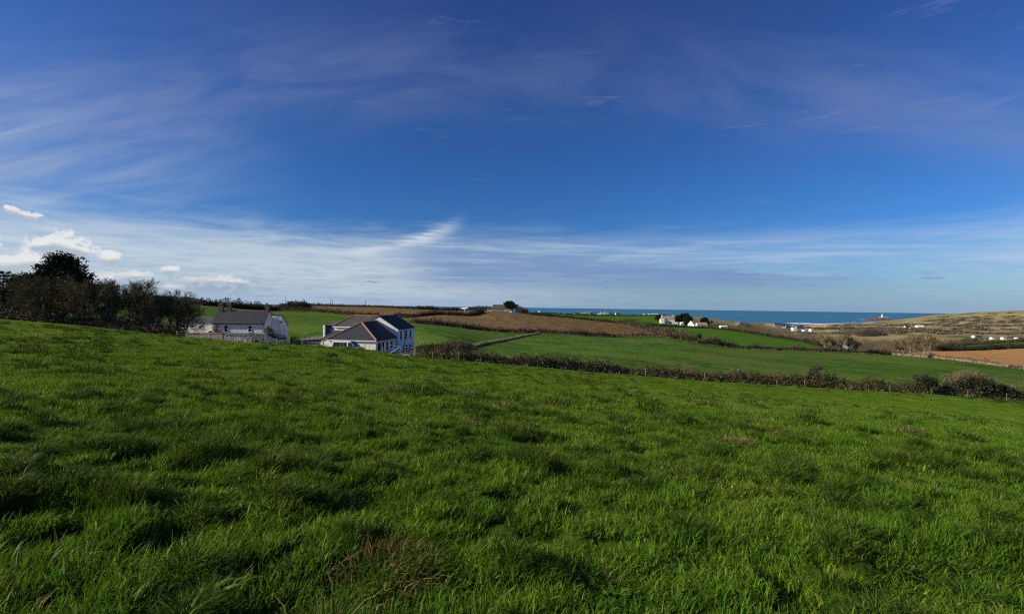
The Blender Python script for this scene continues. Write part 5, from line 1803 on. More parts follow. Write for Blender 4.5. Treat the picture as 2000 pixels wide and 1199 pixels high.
def small_house(px_, Y, w, d, h, rh, label, rz=0.0, wallm='white_wall', roofm='slate', name='cottage', cat='house', wins=3, chim=1, floors=1, sink=0.0, axis='x'):
    p = P(px_, Y)
    t = thing(name, label, cat, (p.x, p.y, p.z - sink), rz)
    gable_walls(t, -w / 2, w / 2, -d / 2, d / 2, -1.5, h, h + rh, axis, wallm)
    gable_roof(t, -w / 2, w / 2, -d / 2, d / 2, h, h + rh, axis, m_=roofm, ridge=False, over=0.3, t=0.2)
    for f in range(floors):
        z = 0.9 + f * 2.6
        for k in range(wins):
            x = -w / 2 + w * (k + 0.5) / wins
            if f == 0 and k == wins // 2 and wins > 1:
                mb = MB()
                mb.box(x - 0.5, x + 0.5, -d / 2 - 0.06, -d / 2 + 0.02, -0.2, 1.9)
                mb.build('door', M['dark_trim'], t)
            else:
                win(t, 'f', x, z, -d / 2, min(1.2, w / wins * 0.6), 1.2, 0.1, (1, 0), sill=False)
    for k in range(chim):
        x = (-w / 2 + 0.7) if k == 0 else (w / 2 - 0.7)
        chimney(t, x, 0, h + rh - 0.6, 0.9, 0.8, 1.7, 1, 'white_wall' if wallm == 'white_wall' else 'brick')
    return t


def hilltop_farm():
    p = P(980, 372)
    t = thing('hilltop_farmhouse', 'long low farmhouse with mossy grey roof among trees on the hilltop', 'house', (p.x, p.y, p.z - 0.3), RAD(-4))
    gable_walls(t, -6.5, 8.0, -3.5, 3.5, -1.5, 2.5, 5.2, 'x', 'stone')
    gable_roof(t, -6.5, 8.0, -3.5, 3.5, 2.5, 5.2, m_='old_slate', ridge=False, t=0.2)
    gable_walls(t, -10.5, -6.52, -2.5, 2.5, -1.5, 2.1, 3.6, 'x', 'stone')
    gable_roof(t, -10.5, -6.65, -2.5, 2.5, 2.1, 3.6, m_='slate', ridge=False, t=0.2, gable_over=0.0)
    for x in (-9.6, -7.6, 3.0, 4.6, 6.6):
        win(t, 'f', x, 0.6, -3.5 if x > -6 else -2.5, 1.2, 1.4, 0.16, (1, 0))
    w = MB()
    w.box(6.0, 7.9, -3.7, -3.51, -0.8, 0.5)
    w.build('plinth', M['white_paint'], t)


hilltop_farm()
small_house(905, 440, 3.6, 3.0, 1.9, 1.0, 'tiny white building on the skyline, left of a pair', wins=1, chim=0, roofm='white_wall', name='white_shed', cat='shed', sink=0.3)
small_house(912, 442, 2.6, 3.0, 2.4, 0.9, 'tiny white building on the skyline, right of a pair', wins=1, chim=0, roofm='white_wall', name='white_shed', cat='shed', sink=0.3)
ROW = [(1052, 4.2, 4.0, 3.4, 'white_wall', 'bright white gabled cottage at the left end of the far cliff-top row', 'y'), (1068, 7, 2.8, 1.6, 'stone', 'grey low cottage next to the white gabled one in the cliff-top row', 'x'), (1082, 8, 2.8, 1.6, 'stone', 'second grey low cottage of the cliff-top row', 'x'), (1096, 6, 2.6, 1.4, 'white_wall', 'flat white bungalow third house along the cliff-top row', 'x'), (1112, 7, 2.6, 1.4, 'white_wall', 'white bungalow in the cliff-top row, before the wide gap', 'x'), (1127, 6, 2.6, 1.4, 'cream_wall', 'cream bungalow near the middle of the cliff-top row', 'x'), (1142, 7, 3.0, 1.8, 'stone', 'darker stone cottage near the middle of the cliff-top row', 'x'), (1155, 5, 3.0, 1.8, 'white_wall', 'narrow white cottage right of the dark stone one in the cliff-top row', 'x'), (1172, 5, 3.8, 2.4, 'white_wall', 'tallest white house in the right half of the cliff-top row', 'y'), (1184, 6, 2.6, 1.4, 'white_wall', 'white bungalow just right of the tallest cliff-top house', 'x'), (1192, 5, 2.6, 1.4, 'white_wall', 'small white bungalow closing the main cliff-top row', 'x'), (1206, 5, 2.6, 1.4, 'white_wall', 'lone white bungalow beyond the main cliff-top row', 'x')]
for k, (a, w, h, rh, wm, lab, ax) in enumerate(ROW):
    small_house(a, 640 + (k * 37) % 30, w, 5, h, rh, lab, RAD((k * 13) % 9 - 4), wm, 'slate' if k % 3 else 'tile', wins=2, chim=k % 2, axis=ax)
for k, a in enumerate((1258, 1268, 1276, 1283)):
    small_house(a, 690, 3.2, 2.5, 1.7, 0.5, ['first', 'second', 'third', 'last'][k] + ' of four tiny white caravans left of the white farmhouse', 0, 'white_paint', 'white_wall', wins=2, chim=0, name='caravan', cat='caravan')


def white_farm():
    t = small_house(1304, 525, 12.5, 6, 4.6, 2.8, 'large white farmhouse with tall white chimneys beside dark trees', RAD(-3), wins=4, chim=2, floors=2, roofm='tile', name='white_farmhouse')
    gable_walls(t, -8.0, -4.5, -5.5, 0.8, -1.5, 4.4, 6.0, 'y')
    gable_roof(t, -8.0, -4.5, -5.5, 0.8, 4.4, 6.0, 'y', m_='tile', ridge=False, t=0.2)
    w = MB()
    w.box(3.0, 8.5, -7.5, -7.2, -1.0, 1.6)
    w.build('garden_wall', M['white_paint'], t)


white_farm()
small_house(1331, 500, 2.6, 3, 2.2, 0.8, 'small white cabin in the trees right of the white farmhouse', 0, 'white_paint', 'white_wall', wins=1, chim=0, name='white_shed', cat='shed')
small_house(1341, 495, 2.8, 3, 1.9, 0.7, 'small white cabin between the dark trees and the brown bungalow', 0, 'white_paint', 'white_wall', wins=1, chim=0, name='white_shed', cat='shed')
small_house(1357, 470, 10, 7, 2.6, 2.9, 'brown-roofed bungalow with a white gable, left of two', RAD(25), 'white_wall', 'tile', wins=3, chim=0, name='bungalow')
small_house(1370, 462, 9, 6, 2.4, 1.9, 'brown-roofed bungalow with long white front, right of two', RAD(-5), 'white_wall', 'tile', wins=3, chim=0, name='bungalow')
small_house(1412.5, 442, 5.6, 4, 2.4, 0.6, 'cream flat-roofed cabin standing alone by the dark hedge', 0, 'cream_wall', 'white_wall', wins=2, chim=0, name='cabin', cat='cabin')
small_house(1384, 560, 9, 5, 2.2, 1.4, 'grey farm shed behind the brown-roofed bungalows', 0, 'stone', 'slate', wins=2, chim=0, name='farm_shed', cat='shed')
for k, (a, Y, H, W, wd, lab) in enumerate(((1337, 540, 10, 14, 0.0, 'broad dark cypress right of the white farmhouse'), (1326, 535, 8, 9, 0.0, 'dark tree touching the white farmhouse on its right'), (1345, 520, 8, 10, 0.0, 'lower dark tree in front of the broad cypress'), (1376, 520, 7.5, 9, 0.1, 'dark round tree behind the brown bungalows'), (1286, 560, 5, 8, 0.0, 'dark bushy tree left of the white farmhouse'), (1343, 488, 4.5, 6, 0, 'small dark tree beside the small white cabin'))):
    cypress('cypress_tree', lab, a, Y, H, W, 160 + k, wind=wd, tiers=6, base=0.15, size=1.1, n_per=50)


def church():
    p = P(1441, 640)
    t = thing('church_tower', 'square grey church tower with corner pinnacles above the brown scrub', 'church', p, RAD(-30))
    h = at(1441, 629.5, 640).z - p.z
    mb = MB()
    mb.box(-2.4, 2.4, -2.4, 2.4, -1.5, h)
    mb.build('tower', M['stone'], t)
    for k in range(4):
        sx, sy = (1, 1, -1, -1)[k], (1, -1, 1, -1)[k]
        m_ = MB()
        m_.box(sx * 2.1 - 0.35, sx * 2.1 + 0.35, sy * 2.1 - 0.35, sy * 2.1 + 0.35, h + 0.003, h + 0.9)
        m_.add([(sx * 2.1 - 0.35, sy * 2.1 - 0.35, h + 0.9), (sx * 2.1 + 0.35, sy * 2.1 - 0.35, h + 0.9), (sx * 2.1 + 0.35, sy * 2.1 + 0.35, h + 0.9), (sx * 2.1 - 0.35, sy * 2.1 + 0.35, h + 0.9), (sx * 2.1, sy * 2.1, h + 1.9)], [(0, 1, 4), (1, 2, 4), (2, 3, 4), (3, 0, 4)])
        m_.build('pinnacle', M['stone'], t)
    win(t, 'f', 0, h - 3.4, -2.4, 1.0, 1.9, 0.15, (0, 1), framem='stone')
    gable_walls(t, 2.42, 11, -2.2, 2.2, -1.5, 1.6, 3.0, 'x', 'stone')
    gable_roof(t, 2.5, 11, -2.2, 2.2, 1.6, 3.0, m_='slate', ridge=False, t=0.2)


church()
VIL = [(1519, 905, 13, 4.6, 2.8, 'stone', 'slate', 'dark slate house at the left end of the village by the dunes', 'x'), (1527, 915, 5, 3, 1.6, 'white_paint', 'slate', 'small white house right of the dark slate one in the village', 'x'), (1538, 910, 8, 3, 2.2, 'white_wall', 'slate', 'low white cottage in the middle of the village', 'x'), (1551, 895, 7, 6.0, 2.6, 'white_wall', 'slate', 'tallest white house of the village below the sand dunes', 'y'), (1560, 900, 10, 5.0, 2.6, 'white_wall', 'slate', 'wide pale house joined right of the tallest village house', 'x'), (1570, 890, 4, 2.4, 1.0, 'white_paint', 'white_wall', 'small bright white cabin right of the wide pale house', 'x'), (1585, 905, 6, 3.2, 1.8, 'cream_wall', 'tile', 'cream cottage at the right end of the village', 'x'), (1772, 1000, 12, 3.5, 2.4, 'white_wall', 'slate', 'white bungalow below the dunes, left of two', 'x'), (1796, 1010, 13, 3.0, 1.6, 'white_paint', 'white_wall', 'long white hut below the dunes, right of two', 'x'), (1779, 940, 3, 2.6, 1.0, 'white_paint', 'white_wall', 'tiny white hut in the scrub under the two dune bungalows', 'x')]
for k, (a, Y, w, h, rh, wm, rm, lab, ax) in enumerate(VIL):
    small_house(a, Y, w, 7, h, rh, lab, RAD((k * 17) % 15 - 7), wm, rm, wins=3 if w > 6 else 1, chim=1 if w > 6 and k < 7 else 0, floors=2 if h > 4.5 else 1, axis=ax)
small_house(1657, 330, 6.5, 5.5, 4.2, 2.6, 'cottage with two white chimneys half hidden in the brown scrub', RAD(20), 'stone', 'slate', wins=2, chim=2, floors=2)
CARV = [(1921, 520, 7, 'white chalet with sloping roof, leftmost of the holiday park'), (1940, 570, 5, 'small white caravan behind the white chalet'), (1962, 560, 6, 'white caravan left of the long pale sheds'), (1974, 575, 12, 'long grey-white shed between the caravans'), (1994, 540, 13, 'long cream caravan block at the right picture edge'), (1908, 600, 12, 'low cream roofline behind the white chalet')]
for k, (a, Y, w, lab) in enumerate(CARV):
    small_house(a, Y, w, 4, 2.0, 0.55, lab, RAD(k * 5 - 10), 'cream_wall' if k != 2 else 'white_paint', 'old_slate' if k in (0, 3, 5) else 'tile', wins=max(2, int(w / 3)), chim=0, name='holiday_chalet', cat='chalet')


# ------------------------------------------------------------------ poles
def pole(px_, Y, ytop, label, m_='pole', rad=0.14, arms=True, name='utility_pole', cat='utility pole'):
    p = P(px_, Y)
    h = at(px_, ytop, Y).z - p.z
    t = thing(name, label, cat, p, RAD(20))
    mb = MB()
    mb.tube([(0, 0, -0.8), (0, 0, h * 0.6), (0, 0, h)], [rad, rad * 0.85, rad * 0.65], 8)
    mb.build('shaft', M[m_], t, True)
    if arms:
        a = MB()
        a.box(-0.7, 0.7, -rad - 0.1, -rad * 0.62, h - 0.5, h - 0.36)
        a.build('crossarm', M[m_], t)
        for x in (-0.6, 0, 0.6):
            i = MB()
            i.lathe([(0.05, 0), (0.07, 0.08), (0.03, 0.2)], 6)
            o = i.build('insulator', M['dark_trim'], t)
            o.location = (x, -rad * 0.9, h - 0.358)
    return t, p, h


_, pp, ph = pole(444, 126, 580.5, 'dark wooden utility pole rising behind the chimney pair of the white house', rad=0.17)
wire = MB()
a0 = pp + Vector((0, 0, ph - 0.3))
a1 = at(300, 583, 150)
n = 14
wire.tube([a0.lerp(a1, k / n) - Vector((0, 0, 1.6 * math.sin(math.pi * k / n))) for k in range(n + 1)], 0.02, 4)
tag(wire.build('overhead_wire', M['dark_trim']), 'sagging overhead wire from the utility pole towards the bare trees', 'wire')
for (a, Y, yt, lab) in ((646, 428, 584, 'left one of the twin skyline poles above the barn'), (648.8, 429, 584.5, 'right one of the twin skyline poles above the barn'), (714, 428, 584, 'single skyline pole above the barn roof'), (803, 427, 592, 'short skyline pole before the brown skyline bushes'), (558, 428, 579, 'thin mast on the skyline between two tree clumps')):
    pole(a, Y, yt, lab, arms=False, rad=0.2)
pole(1440, 440, 632, 'pale pole standing in front of the church tower', 'timber', 0.13, False)
pole(1924, 505, 660, 'pale pole beside the white chalet', 'timber', 0.14, False)


def turbine():
    t, p, h = pole(733.5, 428, 588, 'white-headed small wind turbine on a thin skyline mast', 'galv', 0.16, False, 'wind_turbine', 'wind turbine')
    mb = MB()
    mb.lathe([(0.18, -0.3), (0.34, 0), (0.34, 0.7), (0.16, 1.0)], 10)
    hd = mb.build('nacelle', M['white_paint'], t, True)
    hd.rotation_euler = (RAD(90), 0, 0)
    hd.location = (0, 0.3, h + 0.36)
    for k in range(3):
        a = RAD(90 + 120 * k + 20)
        b = MB()
        b.add([(0, -0.75, h + 0.36), (math.cos(a) * 0.5 - math.sin(a) * 0.14, -0.76, h + 0.36 + math.sin(a) * 0.5 + math.cos(a) * 0.14), (math.cos(a) * 1.5, -0.75, h + 0.36 + math.sin(a) * 1.5), (math.cos(a) * 0.5 + math.sin(a) * 0.14, -0.70, h + 0.36 + math.sin(a) * 0.5 - math.cos(a) * 0.14), (math.cos(a) * 0.5, -0.69, h + 0.36 + math.sin(a) * 0.5)], [(0, 1, 2, 3), (0, 4, 2, 1), (0, 3, 2, 4)])
        b.build('blade', M['white_paint'], t)


turbine()


# ------------------------------------------------------------------ lighthouse, island, surf, pool, far hills
def island():
    c = at(1716, 625, 2480)
    c.z = SEA_Z
    n = 44
    V, F = [], []
    rng = np.random.default_rng(8)
    rings = 12
    for i in range(rings + 1):
        f = i / rings
        for k in range(n):
            a = 6.283 * k / n
            rx = 55 * (1 - f) * (1 + 0.12 * math.sin(3 * a + 1) + 0.08 * math.sin(7 * a))
            ry = 70 * (1 - f)
            x, y = rx * math.cos(a), ry * math.sin(a)
            u = x / 55
            prof = 5.0 + 10.0 * math.exp(-((u - 0.15) / 0.42) ** 2) + 5 * math.exp(-((u + 0.55) / 0.13) ** 2)
            z = prof * min(1.0, (f * 2.6)) ** 0.6 + rng.normal() * 0.9 * (f > 0) - (2 if i == 0 else 0)
            V.append((x, y, z))
    for i in range(rings):
        for k in range(n):
            F.append((i * n + k, i * n + (k + 1) % n, (i + 1) * n + (k + 1) % n, (i + 1) * n + k))
    o = link('rocky_island', mesh_np('rocky_island', V, F, M['rock']))
    o.location = c
    tag(o, 'dark rocky island carrying the white lighthouse', 'island')
    t = thing('lighthouse', 'white lighthouse tower on the rocky island out at sea', 'lighthouse', at(1723, 620, 2470))
    zt = at(1723, 612.6, 2470).z - t.location.z
    mb = MB()
    k = zt / 24.0
    mb.lathe([(4.6 * k, -4), (4.4 * k, 0), (3.4 * k, 17 * k), (3.4 * k, 17.6 * k)], 8)
    mb.build('tower', M['white_paint'], t)
    mb = MB()
    mb.lathe([(4.3 * k, 17.61 * k), (4.3 * k, 18.3 * k), (2.2 * k, 18.3 * k)], 12)
    mb.build('gallery', M['white_paint'], t)
    mb = MB()
    mb.lathe([(2.1 * k, 18.31 * k), (2.1 * k, 21.5 * k)], 10)
    mb.build('lantern', M['glass'], t)
    mb = MB()
    mb.lathe([(2.5 * k, 21.52 * k), (1.6 * k, 23.0 * k), (0.3 * k, 24.0 * k)], 10)
    mb.build('dome', M['white_paint'], t)
    w = MB()
    w.box(-22, 22, -12, -11, -3, 2.2)
    w.build('compound_wall', M['white_paint'], t)
    # low rocks
    for k, (a, y_, w_, h_) in enumerate(((1697, 623, 12, 8), (1704, 624, 9, 5), (1738, 624.5, 10, 5))):
        cc = at(a, y_, 2470)
        cc.z = SEA_Z
        mb = MB()
        mb.lathe([(w_ * 1.3, -1), (w_, h_ * 0.4), (w_ * 0.7, h_ * 0.75), (w_ * 0.25, h_)], 9)
        r = random.Random(k)
        mb.v = [(x * r.uniform(0.75, 1.25), y * r.uniform(0.75, 1.25), z * r.uniform(0.8, 1.2)) for x, y, z in mb.v]
        o = mb.build('sea_stack', M['rock'])
        o.location = cc
        tag(o, ['jagged rock at the left end of the lighthouse island', 'low rock between the jagged rock and the lighthouse island', 'low rock at the right end of the lighthouse island'][k], 'rock')


island()


def surf():
    r = np.random.default_rng(3)
    lines = [((1535, 631.2), (1600, 632.4), 34, 1.6), ((1545, 632.4), (1625, 633.2), 26, 1.5), ((1590, 633.6), (1650, 632.8), 22, 1.2), ((1600, 632.0), (1690, 629.5), 12, 0.8), ((1676, 623.4), (1702, 624.6), 46, 0.6), ((1690, 628.4), (1712, 628.6), 10, 0.4), ((1612, 616.5), (1626, 616.7), 60, 0.4), ((1636, 616), (1644, 616.3), 60, 0.4), ((1666, 628.8), (1670, 628.9), 20, 0.4)]
    for k, (a, b, wd, hh) in enumerate(lines):
        n = 60
        V, F = [], []
        for i in range(n + 1):
            f = i / n
            px_, py_ = a[0] + (b[0] - a[0]) * f, a[1] + (b[1] - a[1]) * f
            v = (py_ - 599.5 - 13.5 * (px_ - 1000) / 1000) / 1000
            Y = (EYE - SEA_Z) / v
            x = (px_ - 1000) / 1000 * Y
            e = (0.35 + 0.65 * math.sin(math.pi * f) ** 0.5)
            w_ = wd * e * r.uniform(0.45, 1.15)
            h_ = hh * e * r.uniform(0.5, 1.1)
            V += [(x, Y - w_ * 0.5, SEA_Z + 0.03), (x, Y - w_ * 0.2, SEA_Z + h_), (x, Y + w_ * 0.1, SEA_Z + h_ * 0.8), (x, Y + w_ * 0.5, SEA_Z + 0.03)]
        for i in range(n):
            for j in range(3):
                q = i * 4 + j
                F.append((q, q + 4, q + 5, q + 1))
        me = mesh_np('surf', V, F, M['foam'], smooth=True)
        tag(link('surf', me), 'white breaking surf', None, None, 'stuff')


surf()


def pool():
    c = P(1676, 1085)
    pm = mat('pool_water', (0.05, 0.10, 0.16), None, 0.12, 1, 0.5)
    V, F = [(0, 0, 0)], []
    n = 40
    for k in range(n):
        a = 6.283 * k / n
        q = 1 + 0.15 * math.sin(3 * a) + 0.08 * math.sin(5 * a + 1)
        V.append((16 * q * math.cos(a), 40 * q * math.sin(a), 0))
    F = [(0, k + 1, (k + 1) % n + 1) for k in range(n)]
    pts = np.array(V) + np.array([c.x, c.y, 0])
    z = ground(pts[:, 0], pts[:, 1]).max() + 0.15
    o = link('pool_water', mesh_np('pool_water', V, F, pm))
    o.location = (c.x, c.y, z)
    tag(o, kind='structure')


pool()


def far_hill():
    r = 7000.0
    V, F = [], []
    n = 80
    for i in range(n + 1):
        a = RAD(-52 + 24 * i / n)
        px_ = 1000 + 1000 * math.tan(a)
        h = 52 * math.exp(-((px_ - 310) / 45) ** 2) + 34 * math.exp(-((px_ - 372) / 30) ** 2) + 20 + 14 * vnoise(np.array([px_ / 30]), np.array([2.0]), 4)[0]
        h *= min(1, (n - i) / 12)
        for q, (d, z) in enumerate(((-900, -60), (-300, h * 0.6), (0, h), (500, h * 0.5), (900, -60))):
            V.append(((r + d) * math.sin(a), (r + d) * math.cos(a), z))
    for i in range(n):
        for j in range(4):
            q = i * 5 + j
            F.append((q, q + 1, q + 6, q + 5))
    tag(link('distant_hills', mesh_np('distant_hills', V, F, M['far_land'], smooth=True)), kind='structure')


far_hill()

# ------------------------------------------------------------------ grass of the pasture


def blade_patch(seed, radius, n, hmin, hmax, width, lean, straw=0.05, curl=0.5, mound=0.0, out=0.0, segs=3, wide=0.0):
    """a tuft mesh: n curved, tapering blades rooted in a disc"""
    r = np.random.default_rng(seed)
    rad = radius * np.sqrt(r.random(n))
    th = r.random(n) * 6.283
    bx, by = rad * np.cos(th), rad * np.sin(th)
    bz = mound * (1 - (rad / radius) ** 2) - 0.012
    clump = vnoise(bx / (radius * 0.28) + 50 * seed, by / (radius * 0.28), seed)
    h = r.uniform(hmin, hmax, n) * (1 + 0.7 * clump)
    # heading: prevailing wind to the right, plus scatter
    ha = r.normal(0.15, 1.2, n)
    rnd = r.random(n) < 0.4
    ha[rnd] = r.random(rnd.sum()) * 6.283
    dx, dy = np.cos(ha) * (1 - out) + np.cos(th) * out, np.sin(ha) * (1 - out) + np.sin(th) * out
    ln = np.hypot(dx, dy) + 1e-6
    dx, dy = dx / ln, dy / ln
    tilt = np.clip(r.normal(lean, 0.28, n), 0.02, 1.45)
    cur = curl * r.uniform(0.3, 1.5, n)
    w = width * r.uniform(0.6, 1.3, n) * (1 + wide * (r.random(n) < 0.12))
    sa = ha + 1.5708 + r.normal(0, 0.7, n)
    sx, sy = np.cos(sa), np.sin(sa)
    pts = []
    x, y, z = bx.copy(), by.copy(), bz.copy()
    t = tilt * 0.5
    pts.append((x, y, z))
    for k in range(segs):
        L = h / segs
        x = x + dx * np.sin(t) * L
        y = y + dy * np.sin(t) * L
        z = z + np.cos(t) * L
        pts.append((x, y, z))
        t = np.minimum(t + tilt * 0.5 / segs * 1.6 + cur / segs * 1.3, 2.3)
    V, per = [], []
    for k in range(segs):
        f = (0.8, 1.0, 0.72, 0.5)[k]
        for s in (-1, 1):
            V.append(np.column_stack([pts[k][0] + s * sx * w * f * 0.5, pts[k][1] + s * sy * w * f * 0.5, pts[k][2]]))
    V.append(np.column_stack(pts[segs]))
    m = 2 * segs + 1
    V = np.stack(V, 1).reshape(-1, 3)
    base = np.arange(n) * m
    Fq = []
    for k in range(segs - 1):
        Fq.append(np.stack([base + 2 * k, base + 2 * k + 1, base + 2 * k + 3], -1))
        Fq.append(np.stack([base + 2 * k, base + 2 * k + 3, base + 2 * k + 2], -1))
    Fq.append(np.stack([base + 2 * segs - 2, base + 2 * segs - 1, base + 2 * segs], -1))
    F = np.concatenate(Fq)
    c = np.ones((n, 3)) * (1 + r.uniform(-0.5, 0.45, (n, 1)))
    c[:, 0] *= r.uniform(0.85, 1.2, n)
    gl = r.random(n) < 0.05
    c[gl] *= np.array([1.9, 1.6, 2.6])  # a few bleached blades, paled further to paint glinting highlights into the colour
    st = r.random(n) < straw
    c[st] = np.array([3.6, 1.75, 5.0]) * r.uniform(0.6, 1.15, (st.sum(), 1))
    return V, F, np.repeat(c, m, 0)


def proto(name, mname, *a, **k):
    V, F, c = blade_patch(*a, **k)
    return bpy.data.objects.new(name, mesh_np(name, V, F, M[mname], c, smooth=True))


def scatter(name, label, protos, pts, idx, rotz, scl):
    coll = bpy.data.collections.new(name + '_tufts')
    for p in protos:
        coll.objects.link(p)
    me = bpy.data.meshes.new(name)
    me.vertices.add(len(pts))
    me.vertices.foreach_set('co', np.asarray(pts, np.float32).ravel())
    for nm, ty, dat in (('idx', 'INT', idx), ('rot', 'FLOAT_VECTOR', np.column_stack([np.zeros(len(pts)), np.zeros(len(pts)), rotz])), ('scl', 'FLOAT_VECTOR', scl)):
        a = me.attributes.new(nm, ty, 'POINT')
        if ty == 'INT':
            a.data.foreach_set('value', np.asarray(dat, np.int32))
        else:
            a.data.foreach_set('vector', np.asarray(dat, np.float32).ravel())
    o = link(name, me)
    tag(o, label, None, None, 'stuff')
    ng = bpy.data.node_groups.new(name + '_nodes', 'GeometryNodeTree')
    ng.interface.new_socket('Geometry', in_out='INPUT', socket_type='NodeSocketGeometry')
    ng.interface.new_socket('Geometry', in_out='OUTPUT', socket_type='NodeSocketGeometry')
    N, Lk = ng.nodes, ng.links
    gi, go = N.new('NodeGroupInput'), N.new('NodeGroupOutput')
    iop = N.new('GeometryNodeInstanceOnPoints')
    ci = N.new('GeometryNodeCollectionInfo')
    ci.inputs['Collection'].default_value = coll
    ci.inputs['Separate Children'].default_value = True
    ci.inputs['Reset Children'].default_value = True

    def na(nm, ty):
        q = N.new('GeometryNodeInputNamedAttribute')
        q.data_type = ty
        q.inputs['Name'].default_value = nm
        return q.outputs['Attribute']
    Lk.new(gi.outputs[0], iop.inputs['Points'])
    Lk.new(ci.outputs[0], iop.inputs['Instance'])
    iop.inputs['Pick Instance'].default_value = True
    Lk.new(na('idx', 'INT'), iop.inputs['Instance Index'])
    e2r = N.new('FunctionNodeEulerToRotation')
    Lk.new(na('rot', 'FLOAT_VECTOR'), e2r.inputs[0])
    Lk.new(e2r.outputs[0], iop.inputs['Rotation'])
    Lk.new(na('scl', 'FLOAT_VECTOR'), iop.inputs['Scale'])
    Lk.new(iop.outputs[0], go.inputs[0])
    md = o.modifiers.new('scatter', 'NODES')
    md.node_group = ng
    return o


def grass():
    r = np.random.default_rng(100)

    def wedge(r0, r1, dens, soft=0.12):
        th0, th1 = RAD(-50), RAD(50)
        n = int((th1 - th0) / 2 * ((r1 * (1 + soft)) ** 2 - (r0 * (1 - soft)) ** 2) * dens)
        rr = np.sqrt(r.uniform((r0 * (1 - soft)) ** 2, (r1 * (1 + soft)) ** 2, n))
        th = r.uniform(th0, th1, n)
        x, y = rr * np.sin(th), rr * np.cos(th)
        px_ = 1000 + 1000 * x / y
        ok = (y < CRESTY(px_) - 0.6)
        ok &= r.random(n) < np.clip((rr - r0 * (1 - soft)) / (2 * soft * r0), 0, 1) if r0 > 2 else True
        ok &= r.random(n) < np.clip((r1 * (1 + soft) - rr) / (2 * soft * r1), 0, 1)
        return x[ok], y[ok]

    def put(name, label, protos, x, y, smin, smax, hn=0.5, rot=0.5, dz=0.0):
        n = len(x)
        z = ground(x, y) + dz
        hm = 1 + hn * 3.0 * vnoise(x / 0.38, y / 0.38, 71) + hn * 1.0 * vnoise(x / 1.0, y / 1.0, 70) + 0.3 * hn * vnoise(x / 5, y / 5, 72)
        s = r.uniform(smin, smax, n)
        scl = np.column_stack([s, s, s * np.clip(hm, 0.7, 1.75)])
        swirl = 1.6 * vnoise(x / 1.1, y / 1.1, 73) * 2 + 0.25
        scatter(name, label, protos, np.column_stack([x, y, z]), r.integers(0, len(protos), n), swirl + r.normal(0, rot, n), scl)
    near = [proto('grass_tuft', 'grass', k, 0.15, 150, 0.045, 0.125, 0.0052, 0.6, straw=0.05, curl=0.9, wide=1.6) for k in range(1, 6)]
    x, y = wedge(1.6, 11, 52.0)
    put('near_grass', 'rough green pasture grass close to the viewer', near, x, y, 0.8, 1.25)
    midp = [proto('grass_tuft', 'grass', 10 + k, 0.34, 190, 0.045, 0.115, 0.0085, 0.55, straw=0.03, curl=0.6, segs=2) for k in range(1, 5)]
    x, y = wedge(11, 34, 15.5)
    put('middle_grass', 'rough green pasture grass in the middle of the field', midp, x, y, 0.8, 1.25)
    farp = [proto('grass_tuft', 'grass', 20 + k, 0.85, 250, 0.045, 0.105, 0.018, 0.5, straw=0.025, curl=0.5, segs=2) for k in range(1, 4)]
    x, y = wedge(34, 130, 2.3)
    put('far_grass', 'rough green pasture grass towards the field edge', farp, x, y, 0.8, 1.2, 0.4)
    # taller, darker tussocks
    tp = [proto('grass_tussock', 'tussock', 30 + k, 0.13, 200, 0.10, 0.20, 0.0052, 0.75, straw=0.05, curl=1.1, mound=0.09, out=0.6, wide=0.8) for k in range(1, 5)]
    x, y = wedge(2.2, 16, 9.0)
    keep = (vnoise(x / 0.34, y / 0.34, 8) + 0.45 * vnoise(x / 2.0, y / 2.0, 74)) > 0.16
    put('near_tussocks', 'long dark grass growing in tussocks near the viewer', tp, x[keep], y[keep], 0.7, 1.35, 0.3)
    tq = [proto('grass_tussock', 'tussock', 40 + k, 0.22, 130, 0.10, 0.20, 0.012, 0.7, straw=0.05, curl=0.9, mound=0.14, out=0.55, segs=2) for k in range(1, 4)]
    x, y = wedge(16, 75, 1.5)
    keep = (vnoise(x / 0.9, y / 0.9, 75) + 0.5 * vnoise(x / 9, y / 9, 76)) > 0.16
    put('far_tussocks', 'long dark grass growing in tussocks across the pasture', tq, x[keep], y[keep], 0.8, 1.6, 0.3)

    # bleached and broad-leaved bits scattered through the sward
    sp_ = [proto('straw_tuft', 'straw', 60 + k, 0.16, 46, 0.06, 0.17, 0.0050, 1.0, straw=0.0, curl=1.0, out=0.5, segs=2) for k in range(1, 4)]
    x, y = wedge(2.0, 15, 5.0)
    keep = (vnoise(x / 0.7, y / 0.7, 81) + 0.7 * vnoise(x / 2.6, y / 2.6, 82)) > 0.16
    put('near_straw', 'bleached dead grass scattered through the near pasture', sp_, x[keep], y[keep], 0.7, 1.5, 0.2, 2.0)
    sq = [proto('straw_tuft', 'straw', 70 + k, 0.30, 60, 0.06, 0.16, 0.013, 0.9, straw=0.0, curl=0.8, out=0.4, segs=2) for k in range(1, 4)]
    x, y = wedge(15, 85, 1.5)
    keep = (vnoise(x / 1.2, y / 1.2, 83) + 0.8 * vnoise(x / 8, y / 8, 84)) > 0.24
    put('far_straw', 'bleached dead grass scattered over the farther pasture', sq, x[keep], y[keep], 0.7, 1.5, 0.2, 2.0)
    wp = [proto('broad_leaves', 'tussock', 80 + k, 0.13, 16, 0.09, 0.20, 0.028, 1.0, straw=0.0, curl=0.9, out=0.9) for k in range(1, 4)]
    x, y = wedge(2.0, 20, 1.1)
    keep = vnoise(x / 1.7, y / 1.7, 85) > 0.05
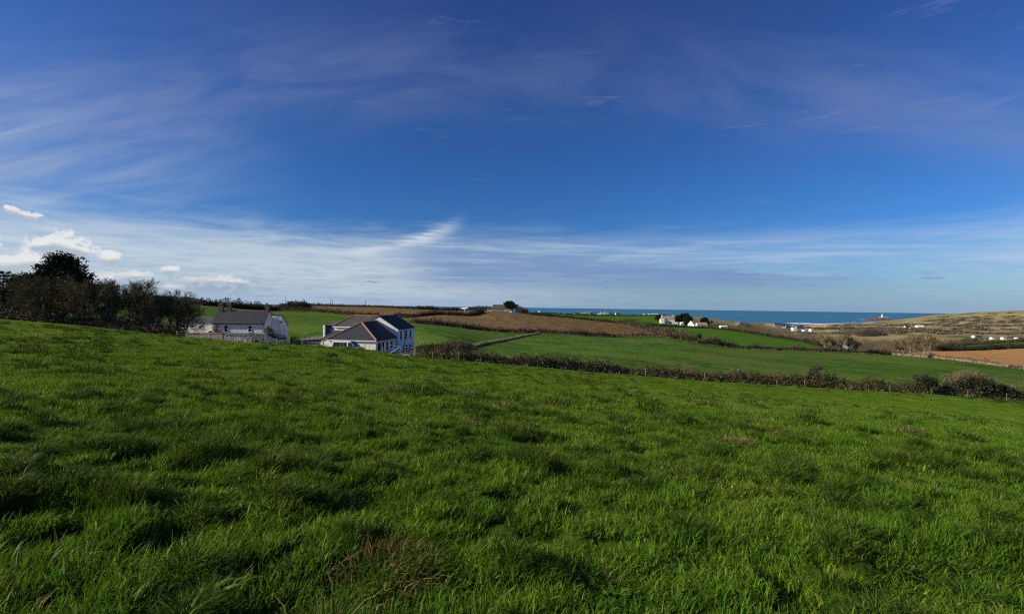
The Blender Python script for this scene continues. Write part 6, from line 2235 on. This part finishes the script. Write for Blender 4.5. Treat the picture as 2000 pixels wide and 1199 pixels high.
    put('pasture_weeds', 'broad-leaved weeds dotted through the near pasture', wp, x[keep], y[keep], 0.7, 1.3, 0.2, 3.0, 0.03)


grass()


def dry_tussocks():
    rng = np.random.default_rng(55)
    L = [(745, 1120, 0.42, 'brown dead tussock in the foreground, largest and nearest the viewer'), (983, 797, 0.55, 'straw-coloured tuft in mid field, left one of the close pair'), (1071, 795, 0.5, 'straw-coloured tuft in mid field, right one of the close pair'), (768, 763, 0.6, 'pale dry tuft on the brow below the barn'), (913, 776, 0.5, 'pale dry tuft between the barn and the close pair of tufts'), (1380, 790, 0.6, 'pale straw tuft below the pale thorn bushes'), (1267, 783, 0.55, 'pale straw tuft right of the close pair'), (1290, 822, 0.5, 'flattened straw patch below and right of the close pair'), (1436, 868, 0.42, 'orange-brown dry tuft in the right of the field, left of two'), (1508, 856, 0.45, 'dry tuft in the right of the field, right of two'), (1772, 848, 0.5, 'pale flattened straw patch at the far right of the field')]
    g = np.linspace(2, 60, 800)
    for k, (a, b, rad, lab) in enumerate(L):
        # walk the view ray down to the ground
        best = None
        for Y in g:
            q = at(a, b, Y)
            if q.z <= gz(q.x, q.y) + 0.02:
                best = q
                break
        if best is None:
            continue
        t = thing('dry_tussock', lab, 'grass tuft', (best.x, best.y, gz(best.x, best.y)), 0.6 * k, 'dead and dry tufts in the pasture')
        Y = best.y
        w = max(0.006, Y * 0.00075)
        V, F, c = blade_patch(200 + k, rad, 480, 0.08, 0.24, w * 1.25, 0.95, straw=0.0, curl=1.2, mound=0.10, out=0.5)
        cc = np.array([0.52, 0.45, 0.36]) if k == 0 else np.array([0.95, 0.95, 0.9])
        link('dead_blades', mesh_np('dead_blades', V, F, M['straw'], c * cc * (0.8 + 0.3 * rng.random()), smooth=True), t)
        V, F, c = blade_patch(300 + k, rad * 1.15, 190, 0.10, 0.26, w, 0.9, straw=0.02, curl=1.0, mound=0.06, out=0.4)
        link('green_blades', mesh_np('green_blades', V, F, M['tussock'], c, smooth=True), t)


dry_tussocks()
